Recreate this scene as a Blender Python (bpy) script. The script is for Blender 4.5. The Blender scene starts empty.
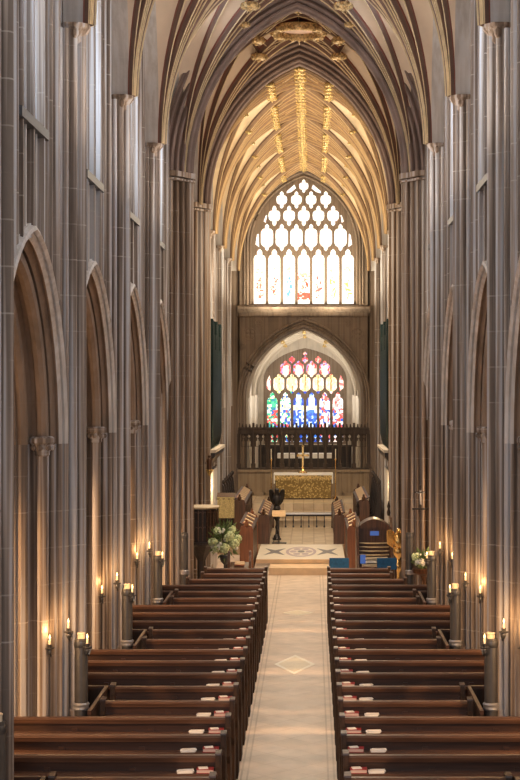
import bpy, bmesh, math, random
from mathutils import Vector, Matrix
random.seed(7)
C = bpy.context.scene.collection
PI = math.pi
CAMX, CAMZ, F = 0.30, 4.8, 1560.0

# ------------------------------------------------------------------ materials
def new_mat(name):
    m = bpy.data.materials.new(name); m.use_nodes = True
    nt = m.node_tree; b = nt.nodes['Principled BSDF']
    return m, nt, b
def simple(name, col, rough=.6, metal=0.0, noise=0.0, nscale=8.0, emis=None, estr=0.0, spec=.5):
    m, nt, b = new_mat(name)
    b.inputs['Base Color'].default_value = (*col, 1)
    b.inputs['Roughness'].default_value = rough
    b.inputs['Metallic'].default_value = metal
    b.inputs['Specular IOR Level'].default_value = spec
    if noise > 0:
        tc = nt.nodes.new('ShaderNodeTexCoord'); n = nt.nodes.new('ShaderNodeTexNoise')
        n.inputs['Scale'].default_value = nscale; n.inputs['Detail'].default_value = 4
        r = nt.nodes.new('ShaderNodeValToRGB')
        r.color_ramp.elements[0].position = .3; r.color_ramp.elements[1].position = .7
        r.color_ramp.elements[0].color = (*[c*(1-noise) for c in col], 1)
        r.color_ramp.elements[1].color = (*[min(1, c*(1+noise)) for c in col], 1)
        nt.links.new(tc.outputs['Object'], n.inputs['Vector'])
        nt.links.new(n.outputs['Fac'], r.inputs['Fac']); nt.links.new(r.outputs['Color'], b.inputs['Base Color'])
    if emis:
        b.inputs['Emission Color'].default_value = (*emis, 1); b.inputs['Emission Strength'].default_value = estr
    return m
def stone(name, warm, cool, dark, strip=.5, mortar=.25, joint=.42):
    """limestone: warm and grey streaks up the shafts, partly painted moulding shade, thin course joints"""
    m, nt, b = new_mat(name); N = nt.nodes.new; L = nt.links.new
    g = N('ShaderNodeNewGeometry')
    mp = N('ShaderNodeMapping'); mp.inputs['Scale'].default_value = (9, 9, .12)
    L(g.outputs['Position'], mp.inputs['Vector'])
    n1 = N('ShaderNodeTexNoise'); n1.inputs['Scale'].default_value = 1.6; n1.inputs['Detail'].default_value = 3
    L(mp.outputs['Vector'], n1.inputs['Vector'])
    r1 = N('ShaderNodeValToRGB'); e = r1.color_ramp.elements
    e[0].position = .41; e[0].color = (*dark, 1); e[1].position = .60; e[1].color = (*cool, 1)  # streak contrast puts moulding shade into the stone colour
    k = e.new(.5); k.color = (*warm, 1)
    L(n1.outputs['Fac'], r1.inputs['Fac'])
    mp2 = N('ShaderNodeMapping'); mp2.inputs['Scale'].default_value = (1.2, 1.2, .7)
    L(g.outputs['Position'], mp2.inputs['Vector'])
    n2 = N('ShaderNodeTexNoise'); n2.inputs['Scale'].default_value = 2.2; n2.inputs['Detail'].default_value = 6
    L(mp2.outputs['Vector'], n2.inputs['Vector'])
    r2 = N('ShaderNodeValToRGB'); e = r2.color_ramp.elements
    e[0].position = .3; e[0].color = (*[c*.72 for c in warm], 1); e[1].position = .72; e[1].color = (*[min(1, c*1.22) for c in warm], 1)
    L(n2.outputs['Fac'], r2.inputs['Fac'])
    mx = N('ShaderNodeMix'); mx.data_type = 'RGBA'; mx.inputs[0].default_value = strip
    L(r2.outputs['Color'], mx.inputs[6]); L(r1.outputs['Color'], mx.inputs[7])
    sp = N('ShaderNodeSeparateXYZ'); L(g.outputs['Position'], sp.inputs[0])
    a = N('ShaderNodeMath'); a.operation = 'DIVIDE'; a.inputs[1].default_value = joint; L(sp.outputs['Z'], a.inputs[0])
    fr = N('ShaderNodeMath'); fr.operation = 'FRACT'; L(a.outputs[0], fr.inputs[0])
    lt = N('ShaderNodeMath'); lt.operation = 'LESS_THAN'; lt.inputs[1].default_value = .035; L(fr.outputs[0], lt.inputs[0])
    n3 = N('ShaderNodeTexNoise'); n3.inputs['Scale'].default_value = 1.1; L(g.outputs['Position'], n3.inputs['Vector'])
    r3 = N('ShaderNodeMapRange'); r3.inputs[1].default_value = .45; r3.inputs[2].default_value = .65; r3.inputs[4].default_value = mortar
    L(n3.outputs['Fac'], r3.inputs[0])
    mu = N('ShaderNodeMath'); mu.operation = 'MULTIPLY'; L(lt.outputs[0], mu.inputs[0]); L(r3.outputs[0], mu.inputs[1])
    m2 = N('ShaderNodeMix'); m2.data_type = 'RGBA'; L(mu.outputs[0], m2.inputs[0]); L(mx.outputs[2], m2.inputs[6])
    m2.inputs[7].default_value = (.62, .58, .52, 1)
    L(m2.outputs[2], b.inputs['Base Color']); b.inputs['Roughness'].default_value = .75; b.inputs['Specular IOR Level'].default_value = .25
    n4 = N('ShaderNodeTexNoise'); n4.inputs['Scale'].default_value = 22; n4.inputs['Detail'].default_value = 5
    bp = N('ShaderNodeBump'); bp.inputs['Strength'].default_value = .18; bp.inputs['Distance'].default_value = .02
    L(g.outputs['Position'], n4.inputs['Vector']); L(n4.outputs['Fac'], bp.inputs['Height']); L(bp.outputs['Normal'], b.inputs['Normal'])
    return m
def wood(name, c1, c2, rough=.32, axis='X', spec=.5):
    m, nt, b = new_mat(name); N = nt.nodes.new; L = nt.links.new
    tc = N('ShaderNodeTexCoord'); mp = N('ShaderNodeMapping')
    mp.inputs['Scale'].default_value = {'X': (.6, 12, 12), 'Y': (12, .6, 12), 'Z': (12, 12, .6)}[axis]
    L(tc.outputs['Object'], mp.inputs['Vector'])
    n = N('ShaderNodeTexNoise'); n.inputs['Scale'].default_value = 2.5; n.inputs['Detail'].default_value = 5; L(mp.outputs['Vector'], n.inputs['Vector'])
    r = N('ShaderNodeValToRGB'); e = r.color_ramp.elements
    e[0].position = .35; e[0].color = (*c1, 1); e[1].position = .68; e[1].color = (*c2, 1)
    L(n.outputs['Fac'], r.inputs['Fac']); L(r.outputs['Color'], b.inputs['Base Color'])
    b.inputs['Roughness'].default_value = rough; b.inputs['Specular IOR Level'].default_value = spec
    return m
def tiles(name, ca, cb, size, rot=0., line=.05, lcol=(.3, .24, .18), rough=.45, border=None, nz=.18):
    m, nt, b = new_mat(name); N = nt.nodes.new; L = nt.links.new
    g = N('ShaderNodeNewGeometry'); mp = N('ShaderNodeMapping')
    mp.inputs['Rotation'].default_value = (0, 0, rot); mp.inputs['Scale'].default_value = (1/size,)*3
    L(g.outputs['Position'], mp.inputs['Vector'])
    fl = N('ShaderNodeVectorMath'); fl.operation = 'FLOOR'; L(mp.outputs['Vector'], fl.inputs[0])
    wn = N('ShaderNodeTexWhiteNoise'); wn.noise_dimensions = '2D'; L(fl.outputs[0], wn.inputs['Vector'])
    mx = N('ShaderNodeMix'); mx.data_type = 'RGBA'; L(wn.outputs['Value'], mx.inputs[0])
    mx.inputs[6].default_value = (*ca, 1); mx.inputs[7].default_value = (*cb, 1)
    fr = N('ShaderNodeVectorMath'); fr.operation = 'FRACTION'; L(mp.outputs['Vector'], fr.inputs[0])
    sp = N('ShaderNodeSeparateXYZ'); L(fr.outputs[0], sp.inputs[0])
    ln = []
    for ax in ('X', 'Y'):
        q = N('ShaderNodeMath'); q.operation = 'LESS_THAN'; q.inputs[1].default_value = line; L(sp.outputs[ax], q.inputs[0]); ln.append(q)
    mm = N('ShaderNodeMath'); mm.operation = 'MAXIMUM'; L(ln[0].outputs[0], mm.inputs[0]); L(ln[1].outputs[0], mm.inputs[1])
    m2 = N('ShaderNodeMix'); m2.data_type = 'RGBA'; L(mm.outputs[0], m2.inputs[0]); L(mx.outputs[2], m2.inputs[6]); m2.inputs[7].default_value = (*lcol, 1)
    last = m2.outputs[2]
    if border:
        s2 = N('ShaderNodeSeparateXYZ'); L(g.outputs['Position'], s2.inputs[0])
        ab = N('ShaderNodeMath'); ab.operation = 'ABSOLUTE'; L(s2.outputs['X'], ab.inputs[0])
        for (x0, w, col) in border:
            cm = N('ShaderNodeMath'); cm.operation = 'COMPARE'; cm.inputs[1].default_value = x0; cm.inputs[2].default_value = w; L(ab.outputs[0], cm.inputs[0])
            m3 = N('ShaderNodeMix'); m3.data_type = 'RGBA'; L(cm.outputs[0], m3.inputs[0]); L(last, m3.inputs[6]); m3.inputs[7].default_value = (*col, 1)
            last = m3.outputs[2]
    n = N('ShaderNodeTexNoise'); n.inputs['Scale'].default_value = 3.5; n.inputs['Detail'].default_value = 6; L(g.outputs['Position'], n.inputs['Vector'])
    mr = N('ShaderNodeMapRange'); mr.inputs[1].default_value = .3; mr.inputs[2].default_value = .7; mr.inputs[3].default_value = 1-nz; mr.inputs[4].default_value = 1+nz*.5
    L(n.outputs['Fac'], mr.inputs[0])
    sc = N('ShaderNodeVectorMath'); sc.operation = 'SCALE'; L(last, sc.inputs[0]); L(mr.outputs[0], sc.inputs['Scale'])
    L(sc.outputs[0], b.inputs['Base Color']); b.inputs['Roughness'].default_value = rough; b.inputs['Specular IOR Level'].default_value = .4
    return m
def glassmat(name, strength):
    m, nt, b = new_mat(name)
    at = nt.nodes.new('ShaderNodeVertexColor'); at.layer_name = 'Col'
    nt.links.new(at.outputs['Color'], b.inputs['Emission Color']); b.inputs['Emission Strength'].default_value = strength
    nt.links.new(at.outputs['Color'], b.inputs['Base Color']); b.inputs['Roughness'].default_value = .3
    return m

M = {}
M['stone'] = stone('pier_stone', (.33, .24, .175), (.46, .43, .42), (.10, .065, .045), .75, .35)
M['stone_up'] = stone('upper_wall_stone', (.32, .26, .22), (.52, .53, .57), (.10, .075, .06), .75, .4)
M['stone_pale_lit'] = stone('pale_lit_stone', (.58, .54, .51), (.66, .66, .68), (.44, .40, .37), .35, .2)  # arch hood kept pale: the light on it is put into the colour
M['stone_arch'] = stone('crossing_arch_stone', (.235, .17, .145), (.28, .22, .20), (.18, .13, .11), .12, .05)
M['stone_shaded'] = stone('shaded_arch_stone', (.27, .195, .145), (.33, .28, .24), (.20, .15, .11), .15, .05)  # inner arch orders browner: their shade is put into the colour
M['stone_east'] = stone('chancel_stone', (.28, .21, .155), (.27, .22, .18), (.14, .105, .08), .5, .12)
M['stone_pale'] = stone('pale_chapel_stone', (.62, .55, .46), (.6, .56, .5), (.42, .36, .3), .3, .1)
M['slate'] = simple('dark_sill', (.07, .075, .085), .45)
M['cell'] = simple('vault_plaster', (.78, .63, .48), .85, noise=.10, nscale=1.5)
M['cell_ch'] = simple('chancel_vault_plaster', (.86, .69, .46), .85, noise=.12, nscale=1.8)
M['cell_lady'] = simple('chapel_vault_plaster', (.78, .73, .64), .85, noise=.06, nscale=2)
M['rib_dark'] = simple('rib_moulding_brown', (.17, .10, .075), .7, noise=.2, nscale=3)
M['rib_red'] = simple('rib_moulding_red', (.26, .085, .06), .7)
M['rib_gold'] = simple('rib_gilt_fillet', (.66, .52, .32), .6, .05, noise=.12)
M['rib_ch'] = simple('chancel_rib_stone', (.38, .25, .15), .7, noise=.15)
M['rib_ch2'] = simple('chancel_rib_dark_roll', (.20, .115, .07), .75)  # darker brown rolls edging the chancel ribs
M['rib_chg'] = simple('chancel_rib_fillet', (.66, .47, .25), .55, .1)
M['rib_lady'] = simple('chapel_rib_stone', (.60, .53, .44), .8)
M['gilt'] = simple('gilding', (.52, .36, .13), .4, .4, noise=.8, nscale=20)
M['gilt_old'] = simple('worn_gilding', (.46, .31, .14), .45, .4, noise=.7, nscale=22)
M['gold'] = simple('polished_brass', (.85, .56, .22), .25, .9, noise=.1)
M['bronze'] = simple('dark_bronze', (.035, .03, .028), .35, .5)
M['pew'] = wood('pew_oak', (.024, .010, .006), (.062, .026, .014), .42)
M['pew_rail'] = wood('pew_rail_lit', (.065, .031, .019), (.135, .068, .042), .38)  # lighter than the backs: glancing highlight put into the wood colour
M['pew_end'] = wood('pew_end_oak', (.022, .012, .008), (.055, .028, .016), .6, 'Z', .25)
M['stall'] = wood('stall_oak', (.055, .025, .013), (.13, .058, .028), .35, 'Z')
M['stall_red'] = wood('stall_front_oak', (.20, .075, .035), (.34, .13, .06), .35, 'Z')
M['dark_oak'] = wood('dark_carved_oak', (.018, .012, .010), (.045, .028, .020), .45, 'Z')
M['metal_dark'] = simple('dark_iron', (.10, .10, .105), .35, .7, noise=.2)
M['post'] = simple('grey_post_paint', (.045, .042, .042), .42, .2, noise=.25, nscale=6)
M['silver'] = simple('silvered_ring', (.34, .34, .36), .4, .6)
M['wax'] = simple('candle_wax', (.88, .78, .58), .5)
M['flame'] = simple('flame', (1, .8, .4), .5, emis=(1, .62, .22), estr=9)
M['cream'] = simple('cream_stone_cap', (.66, .56, .42), .6)
M['red_book'] = simple('red_cloth_cover', (.34, .035, .04), .55, noise=.2, nscale=30)
M['paper'] = simple('paper', (.93, .92, .90), .7)
M['page'] = simple('page_edges', (.74, .56, .52), .7)
M['warm_page'] = simple('cream_pages', (.74, .56, .36), .7)
M['blue'] = simple('blue_upholstery', (.012, .10, .26), .75, noise=.2, nscale=20)
M['leaf'] = simple('leaves', (.17, .25, .09), .6, noise=.5, nscale=9)
M['bloom'] = simple('pale_green_petals', (.62, .72, .42), .7, noise=.3, nscale=30)
M['white_petal'] = simple('white_petals', (.86, .87, .80), .7, noise=.1, nscale=30)
M['floor'] = tiles('nave_floor_tiles', (.66, .53, .43), (.76, .62, .51), .42, PI/4, .03, (.56, .42, .32), .42,
                   border=[(.50, .012, (.52, .40, .31)), (.575, .012, (.52, .40, .31))])
M['choir_tile'] = tiles('choir_floor_tiles', (.56, .44, .30), (.72, .60, .44), .34, 0, .10, (.46, .34, .22), .35)
M['dais'] = simple('pale_marble', (.82, .74, .62), .35, noise=.06, nscale=3)
M['step'] = simple('honey_stone_step', (.80, .58, .37), .45, noise=.1, nscale=4)
M['loz_edge'] = simple('white_lozenge_border', (.95, .88, .74), .4)
M['inlay_blue'] = simple('dark_marble_inlay', (.17, .16, .17), .4)
M['inlay_mauve'] = simple('mauve_marble_inlay', (.47, .38, .42), .4)
M['lozenge'] = simple('pale_lozenge_tile', (.80, .69, .50), .4, noise=.08)
M['pipe'] = simple('organ_pipe_metal', (.022, .045, .045), .3, .55, noise=.25, nscale=5)
M['chrome'] = simple('white_rail', (.8, .8, .8), .25, .4)
M['ringdisc'] = simple('painted_ring_panel', (.62, .42, .33), .7, noise=.2, nscale=6)
M['screen'] = stone('screen_stone', (.085, .062, .048), (.10, .08, .065), (.05, .035, .03), .4, .05)
M['dado'] = stone('reredos_dado_stone', (.30, .225, .15), (.33, .26, .19), (.20, .145, .10), .4, .1)
M['frontal'] = None
def frontal():
    m, nt, b = new_mat('gold_brocade'); N = nt.nodes.new; L = nt.links.new
    tc = N('ShaderNodeTexCoord'); v = N('ShaderNodeTexVoronoi'); v.inputs['Scale'].default_value = 16
    L(tc.outputs['Object'], v.inputs['Vector'])
    r = N('ShaderNodeValToRGB'); e = r.color_ramp.elements
    e[0].position = .15; e[0].color = (.70, .50, .17, 1); e[1].position = .55; e[1].color = (.24, .15, .04, 1)
    L(v.outputs['Distance'], r.inputs['Fac']); L(r.outputs['Color'], b.inputs['Base Color'])
    b.inputs['Metallic'].default_value = .5; b.inputs['Roughness'].default_value = .35
    return m
M['frontal'] = frontal()
M['goldcloth'] = simple('gold_embroidered_cloth', (.80, .60, .26), .5, .1, noise=.35, nscale=40)
M['daylight'] = simple('daylit_clear_glass', (.7, .8, .9), .3, emis=(.80, .90, 1), estr=1.2)
M['daydim'] = simple('aisle_window_glass', (.5, .55, .6), .3, emis=(.80, .88, 1), estr=.5)
M['glass_up'] = glassmat('stained_glass_upper', .98)
M['glass_low'] = glassmat('stained_glass_lower', .88)

# ------------------------------------------------------------------ mesh builder
class MB:
    def __init__(s): s.v = []; s.f = []; s.m = []
    def add(s, vs, fs, m=0):
        o = len(s.v); s.v += [tuple(p) for p in vs]
        for f in fs: s.f.append([o+i for i in f]); s.m.append(m)
    def box(s, x0, x1, y0, y1, z0, z1, m=0):
        if x0 > x1: x0, x1 = x1, x0
        s.add([(x0,y0,z0),(x1,y0,z0),(x1,y1,z0),(x0,y1,z0),(x0,y0,z1),(x1,y0,z1),(x1,y1,z1),(x0,y1,z1)],
              [(0,3,2,1),(4,5,6,7),(0,1,5,4),(1,2,6,5),(2,3,7,6),(3,0,4,7)], m)
    def obox(s, c, ax, ay, az, m=0):
        c = Vector(c); ax = Vector(ax); ay = Vector(ay); az = Vector(az)
        P = [c-ax-ay-az, c+ax-ay-az, c+ax+ay-az, c-ax+ay-az, c-ax-ay+az, c+ax-ay+az, c+ax+ay+az, c-ax+ay+az]
        s.add(P, [(0,3,2,1),(4,5,6,7),(0,1,5,4),(1,2,6,5),(2,3,7,6),(3,0,4,7)], m)
    def lathe(s, prof, cx=0, cy=0, cz=0, n=16, m=0, ph=0, cap=True):
        vs = [(cx+r*math.cos(ph+2*PI*k/n), cy+r*math.sin(ph+2*PI*k/n), cz+z) for r, z in prof for k in range(n)]
        fs = [(i*n+k, i*n+(k+1)%n, (i+1)*n+(k+1)%n, (i+1)*n+k) for i in range(len(prof)-1) for k in range(n)]
        if cap: fs += [tuple(range(n))[::-1], tuple((len(prof)-1)*n+k for k in range(n))]
        s.add(vs, fs, m)
    def cyl(s, x, y, z0, z1, r, n=12, m=0, r1=None): s.lathe([(r, z0), (r if r1 is None else r1, z1)], x, y, 0, n, m)
    def tube(s, pts, r, n=8, m=0, r1=None):
        pts = [Vector(p) for p in pts]; vs = []; K = len(pts); r1 = r if r1 is None else r1
        for i, p in enumerate(pts):
            t = (pts[min(i+1, K-1)]-pts[max(i-1, 0)]).normalized()
            a = t.cross(Vector((0, 0, 1)) if abs(t.z) < .9 else Vector((1, 0, 0))).normalized(); b = t.cross(a)
            q = r+(r1-r)*i/(K-1)
            vs += [p+a*q*math.cos(2*PI*k/n)+b*q*math.sin(2*PI*k/n) for k in range(n)]
        fs = [(i*n+k, i*n+(k+1)%n, (i+1)*n+(k+1)%n, (i+1)*n+k) for i in range(K-1) for k in range(n)]
        fs += [tuple(range(n))[::-1], tuple((K-1)*n+k for k in range(n))]
        s.add(vs, fs, m)
    def ball(s, c, r, n=10, m=0, sc=(1, 1, 1), rot=None):
        vs = []; h = max(4, n//2+1)
        for i in range(1, h):
            a = PI*i/h
            for k in range(n):
                vs.append(Vector((math.sin(a)*math.cos(2*PI*k/n)*sc[0], math.sin(a)*math.sin(2*PI*k/n)*sc[1], math.cos(a)*sc[2]))*r)
        top = len(vs); vs.append(Vector((0, 0, r*sc[2]))); vs.append(Vector((0, 0, -r*sc[2])))
        if rot: vs = [rot @ v for v in vs]
        vs = [v+Vector(c) for v in vs]
        fs = [(i*n+k, (i+1)*n+k, (i+1)*n+(k+1)%n, i*n+(k+1)%n) for i in range(h-2) for k in range(n)]
        fs += [(top, k, (k+1)%n) for k in range(n)]+[(top+1, (h-2)*n+(k+1)%n, (h-2)*n+k) for k in range(n)]
        s.add(vs, fs, m)
    def prism(s, poly, lo, hi, axis='X', m=0):
        """poly: list of 2D points; axis X -> points (y,z); Y -> (x,z); Z -> (x,y)"""
        n = len(poly)
        def P(p, h): return {'X': (h, p[0], p[1]), 'Y': (p[0], h, p[1]), 'Z': (p[0], p[1], h)}[axis]
        s.add([P(p, lo) for p in poly]+[P(p, hi) for p in poly],
              [tuple(range(n)), tuple(range(n, 2*n))[::-1]]+[(i, n+i, n+(i+1)%n, (i+1)%n) for i in range(n)], m)
    def rows(s, R, m=0, closed=False):
        n = len(R[0]); vs = [p for r in R for p in r]
        fs = [(i*n+k, i*n+(k+1)%n, (i+1)*n+(k+1)%n, (i+1)*n+k) for i in range(len(R)-1) for k in range(n if closed else n-1)]
        s.add(vs, fs, m)
    def build(s, name, mats, parent=None, loc=None, smooth=None, recalc=True, cols=None):
        if not isinstance(mats, (list, tuple)): mats = [mats]
        me = bpy.data.meshes.new(name); me.from_pydata(s.v, [], s.f)
        for k in mats: me.materials.append(M[k] if isinstance(k, str) else k)
        me.polygons.foreach_set('material_index', s.m)
        if recalc:
            bm = bmesh.new(); bm.from_mesh(me); bmesh.ops.recalc_face_normals(bm, faces=bm.faces); bm.to_mesh(me); bm.free()
        if smooth:
            me.polygons.foreach_set('use_smooth', [True]*len(me.polygons)); me.set_sharp_from_angle(angle=math.radians(smooth))
        me.update()
        o = bpy.data.objects.new(name, me); C.objects.link(o)
        if parent: o.parent = parent
        if loc: o.location = loc
        return o
def empty(name, label=None, cat=None, loc=(0, 0, 0), rz=0, group=None):
    o = bpy.data.objects.new(name, None); C.objects.link(o); o.location = loc; o.rotation_euler.z = rz
    o.empty_display_size = .1
    if label: o['label'] = label
    if cat: o['category'] = cat
    if group: o['group'] = group
    return o
def tag(o, label, cat, group=None):
    o['label'] = label; o['category'] = cat
    if group: o['group'] = group
    return o
def struct(o): o['kind'] = 'structure'; return o
def kids(o): return [c for c in C.objects if c.parent is o]
CH = {}
def dup(o, loc, label=None, group=None, rz=None, sx=None):
    r = o.copy(); C.objects.link(r); r.location = loc
    if rz is not None: r.rotation_euler.z = rz
    if label: r['label'] = label
    if group: r['group'] = group
    def rec(src, dst):
        for c in list(src.children):
            d = c.copy(); C.objects.link(d); d.parent = dst; rec(c, d)
    rec(o, r)
    return r
ORD = ['first','second','third','fourth','fifth','sixth','seventh','eighth','ninth','tenth','eleventh','twelfth','thirteenth','fourteenth','fifteenth','sixteenth','seventeenth','eighteenth','nineteenth','twentieth','twenty-first','twenty-second']

# ------------------------------------------------------------------ geometry of the arcade
AX = 2.62            # nave face of the arcade wall
SPR = 4.15           # springing of the arcade arches
W0 = 1.55; CC = .30
BAY = 4.5; HB = BAY/2
PR = [(.12,.54),(0,.54),(0,.52),(-.05,.505),(-.065,.47),(-.03,.445),(.0,.46),(.02,.425),(-.005,.395),(.03,.37),(.065,.395),(.10,.37),(.08,.335),(.115,.315),(.16,.35),(.185,.32),(.15,.30),(.13,.27),(.15,.215),
      (.20,.19),(.25,.21),(.27,.25),(.32,.26),(.365,.22),(.37,.17),(.345,.13),(.36,.08),(.41,.05),(.46,.06),(.47,.02),(.50,0),(.55,0)]
PRF = PR+[(1.1-d, u) for d, u in PR[::-1]][1:]
def arch_curve(W, c, zs, n=14):
    """points (y,z) of a two-centred arch from -W to +W"""
    R = W+c; th = math.acos(c/R)
    right = [(-c+R*math.cos(th*i/n), zs+R*math.sin(th*i/n)) for i in range(n+1)]
    return [(-y, z) for y, z in right]+right[::-1][1:]
def parch(w, rise, zs, n=14, k=.5):
    """pointed arch of any rise (points x,z)"""
    c = k*w; R = w+c; base = math.sqrt(R*R-c*c); sc = rise/base; th = math.acos(c/R)
    right = [(-c+R*math.cos(th*i/n), zs+sc*R*math.sin(th*i/n)) for i in range(n+1)]
    return [(-x, z) for x, z in right]+right[::-1][1:]

def hood_z(y):
    W = W0+.54; R = W+CC; a = abs(y)+CC
    return SPR+math.sqrt(max(0, R*R-a*a)) if a < R else SPR

def wall_bay(side, first=None):
    """side=-1 left, +1 right: arcade arch, spandrel, panelled upper wall, sill, windows. local y centred on the bay"""
    def X(d): return side*(AX+d)
    mb = MB()
    R = []
    for (d, u) in PRF:
        R.append([(X(d), y, z) for y, z in arch_curve(W0+u, CC, SPR)])
    nh = 9
    mb.rows(R[:nh+1], 1); mb.rows(R[nh:], 2)
    # spandrel between the arch and the bay edges
    for d, flip in ((.12, 0), (.98, 1)):
        cv = arch_curve(W0+.54, CC, SPR)
        out = []; half = len(cv)//2
        for i, (y, z) in enumerate(cv):
            if i < half: out.append((-HB, z))
            elif i == half: out.append((0, z))
            else: out.append((HB, z))
        L_ = [[(X(d), y, z) for y, z in cv[:half+1]], [(X(d), (-HB), z) for y, z in cv[:half+1]]]
        R_ = [[(X(d), y, z) for y, z in cv[half:]], [(X(d), HB, z) for y, z in cv[half:]]]
        mb.rows(L_, 0); mb.rows(R_, 0)
    zt = hood_z(0)
    mb.box(X(.12), X(.98), -HB, HB, zt, 7.45, 0)
    # broad wall piers either side of the windows, faced with rolls that die on the arch hood
    WH = .78
    for s in (-1, 1):
        y0, y1 = sorted((s*HB, s*(HB-.42)))
        mb.box(X(0.03), X(.98), y0, y1, zt-.2, 13.2, 0)
        y0, y1 = sorted((s*(HB-.42), s*WH))
        mb.box(X(.05), X(.98), y0, y1, 7.4, 13.2, 0)
        for (dd, yy, r, m) in ((-.02, .84, .055, 0), (.03, .95, .03, 1), (-.03, 1.07, .065, 0), (.04, 1.18, .03, 1), (.0, 1.29, .05, 0), (-.04, 1.44, .075, 0), (.03, 1.56, .03, 1), (.0, 1.67, .05, 0), (-.02, 1.80, .06, 1), (.02, 1.91, .03, 0)):
            dd += .05 if yy < 1.6 else .08
            ring = [(X(.14), s*yy-r*.9), (X(dd), s*yy-r*.9)]+[(X(dd)-side*r*math.sin(q*PI/8), s*yy-r*math.cos(q*PI/8)) for q in range(9)]+[(X(dd), s*yy+r*.9), (X(.14), s*yy+r*.9)]
            mb.rows([[(px, py, hood_z(py)-.02) for px, py in ring], [(px, py, 12.6) for px, py in ring]], m)
    # panel mullions, running down to the arch and up through the windows
    for i in range(5):
        y = (i-2)*.31
        w = .030 if i % 2 == 0 else .020
        mb.box(X(-.03 if i % 2 == 0 else 0), X(.14), y-w, y+w, hood_z(y)-.05, 7.5, 1 if i % 2 else 0)
        mb.box(X(-.03 if i % 2 == 0 else 0), X(.16), y-w, y+w, 7.5, 12.9, 0)
    mb.box(X(.05), X(.14), -WH, WH, 10.2, 10.3, 0)
    o = struct(mb.build('wall_left' if side < 0 else 'wall_right', ['stone_up', 'stone_pale_lit', 'stone_shaded'], smooth=40))
    sb = MB()
    sb.prism([(X(-.05), 7.50), (X(-.05), 7.60), (X(.90), 7.80), (X(.90), 7.44)], -.80, .80, 'Y')
    s_ = sb.build('sill', 'slate', o)
    gb = MB(); gb.box(X(.90), X(.92), -.80, .80, 7.6, 13.1)
    gb.build('window_glass', 'daylight', o)
    return o

def pier_mesh():
    """plan polygon of the compound pier for the left side; centre of local frame on the nave face"""
    pts = []
    half = [(d, .70-u) for d, u in PRF if 0 <= d <= 1.1]
    pos = [(d, .70-u) for d, u in PRF]
    neg = [(d, -(.70-u)) for d, u in PRF][::-1]
    return pos+neg

def make_pier(side, loc, label, group):
    t = empty('clustered_pier', label, 'pier', loc, 0, group)
    poly = [(side*d, y) for d, y in pier_mesh()]
    mb = MB(); mb.prism(poly, .0, SPR, 'Z')
    mb.build('pier_core', 'stone_up', t, smooth=40)
    # vault shafts, rising to the springing of the vault
    sh = MB()
    for (dx, dy, r) in ((-.17, 0, .075), (-.10, .115, .055), (-.10, -.115, .055), (-.03, .20, .04), (-.03, -.20, .04)):
        sh.cyl(side*dx, dy, 0, 9.02, r, 12, 0)
    sh.box(side*-.11, side*.14, -.13, .13, 0, 9.02)
    sh.box(side*-.03, side*.14, -.22, .22, 0, 9.02)
    for (dd, yy, r) in ((.03, .24, .03), (.03, -.24, .03)):
        sh.cyl(side*dd, yy, 0, 9.02, r, 8, 0)
    sh.build('vault_shaft', 'stone_up', t, smooth=40)
    cp = MB()
    cp.lathe([(.10, 8.86), (.125, 8.90), (.12, 8.94), (.17, 9.02), (.20, 9.06), (.20, 9.10)], side*-.10, 0, 0, 8, 0, PI/8)
    for dy in (-.15, .15): cp.ball((side*-.13, dy, 8.98), .05, 8, 0, (1, 1, 1.4))
    cp.build('shaft_capital', 'stone', t, smooth=40)
    for sy in (-1, 1):
        c2 = MB(); cx, cy = side*.20, sy*.45
        c2.lathe([(.075, SPR-.14), (.09, SPR-.12), (.085, SPR-.10), (.13, SPR), (.15, SPR+.02), (.15, SPR+.07), (.12, SPR+.09)], cx, cy, 0, 8, 0, PI/8)
        for k in range(8):
            a = k*PI/4; c2.ball((cx+.12*math.cos(a), cy+.12*math.sin(a), SPR-.04), .035, 6)
        c2.build('arch_capital', 'stone_up', t, smooth=40)
    bs = MB()
    bs.lathe([(.24, 0), (.24, .55), (.20, .60), (.20, 1.0), (.17, 1.04), (.18, 1.08), (.13, 1.14)], side*-.02, 0, 0, 8, 0, PI/8)
    bs.build('pier_base', 'stone', t, smooth=40)
    return t

PY = [9.5, 14.0, 18.5, 23.0, 27.5]
BC = [11.75, 16.25, 20.75, 25.25, 29.75]
CBC = [40.45, 44.95, 49.45, 53.95]
CPY = [42.7, 47.2, 51.7]
place = ['nearest the camera, mostly out of frame', 'at the edge of the picture', 'with the nearest lit candles', 'with the middle candles', 'next before the crossing']
for side, nm in ((-1, 'left'), (1, 'right')):
    w = wall_bay(side); w.location = (0, BC[0], 0)
    for y in BC[1:]+CBC: dup(w, (0, y, 0))
    p = None
    for i, y in enumerate(PY):
        lab = 'tall clustered stone pier, %s nave arcade, %s' % (nm, place[i])
        if p is None: p = make_pier(side, (side*AX, y, 0), lab, 'nave piers')
        else: dup(p, (side*AX, y, 0), lab, 'nave piers')
    for i, y in enumerate(CPY):
        dup(p, (side*AX, y, 0), 'dark stone shaft pier on the %s of the choir, %s beyond the crossing' % (nm, ORD[i]), 'choir piers')
    # solid walls at the west end, out of frame
    mb = MB(); mb.box(side*AX, side*(AX+1.1), -4.5, 9.5, 0, 13.2)
    struct(mb.build('wall_'+nm, 'stone_up'))

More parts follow.
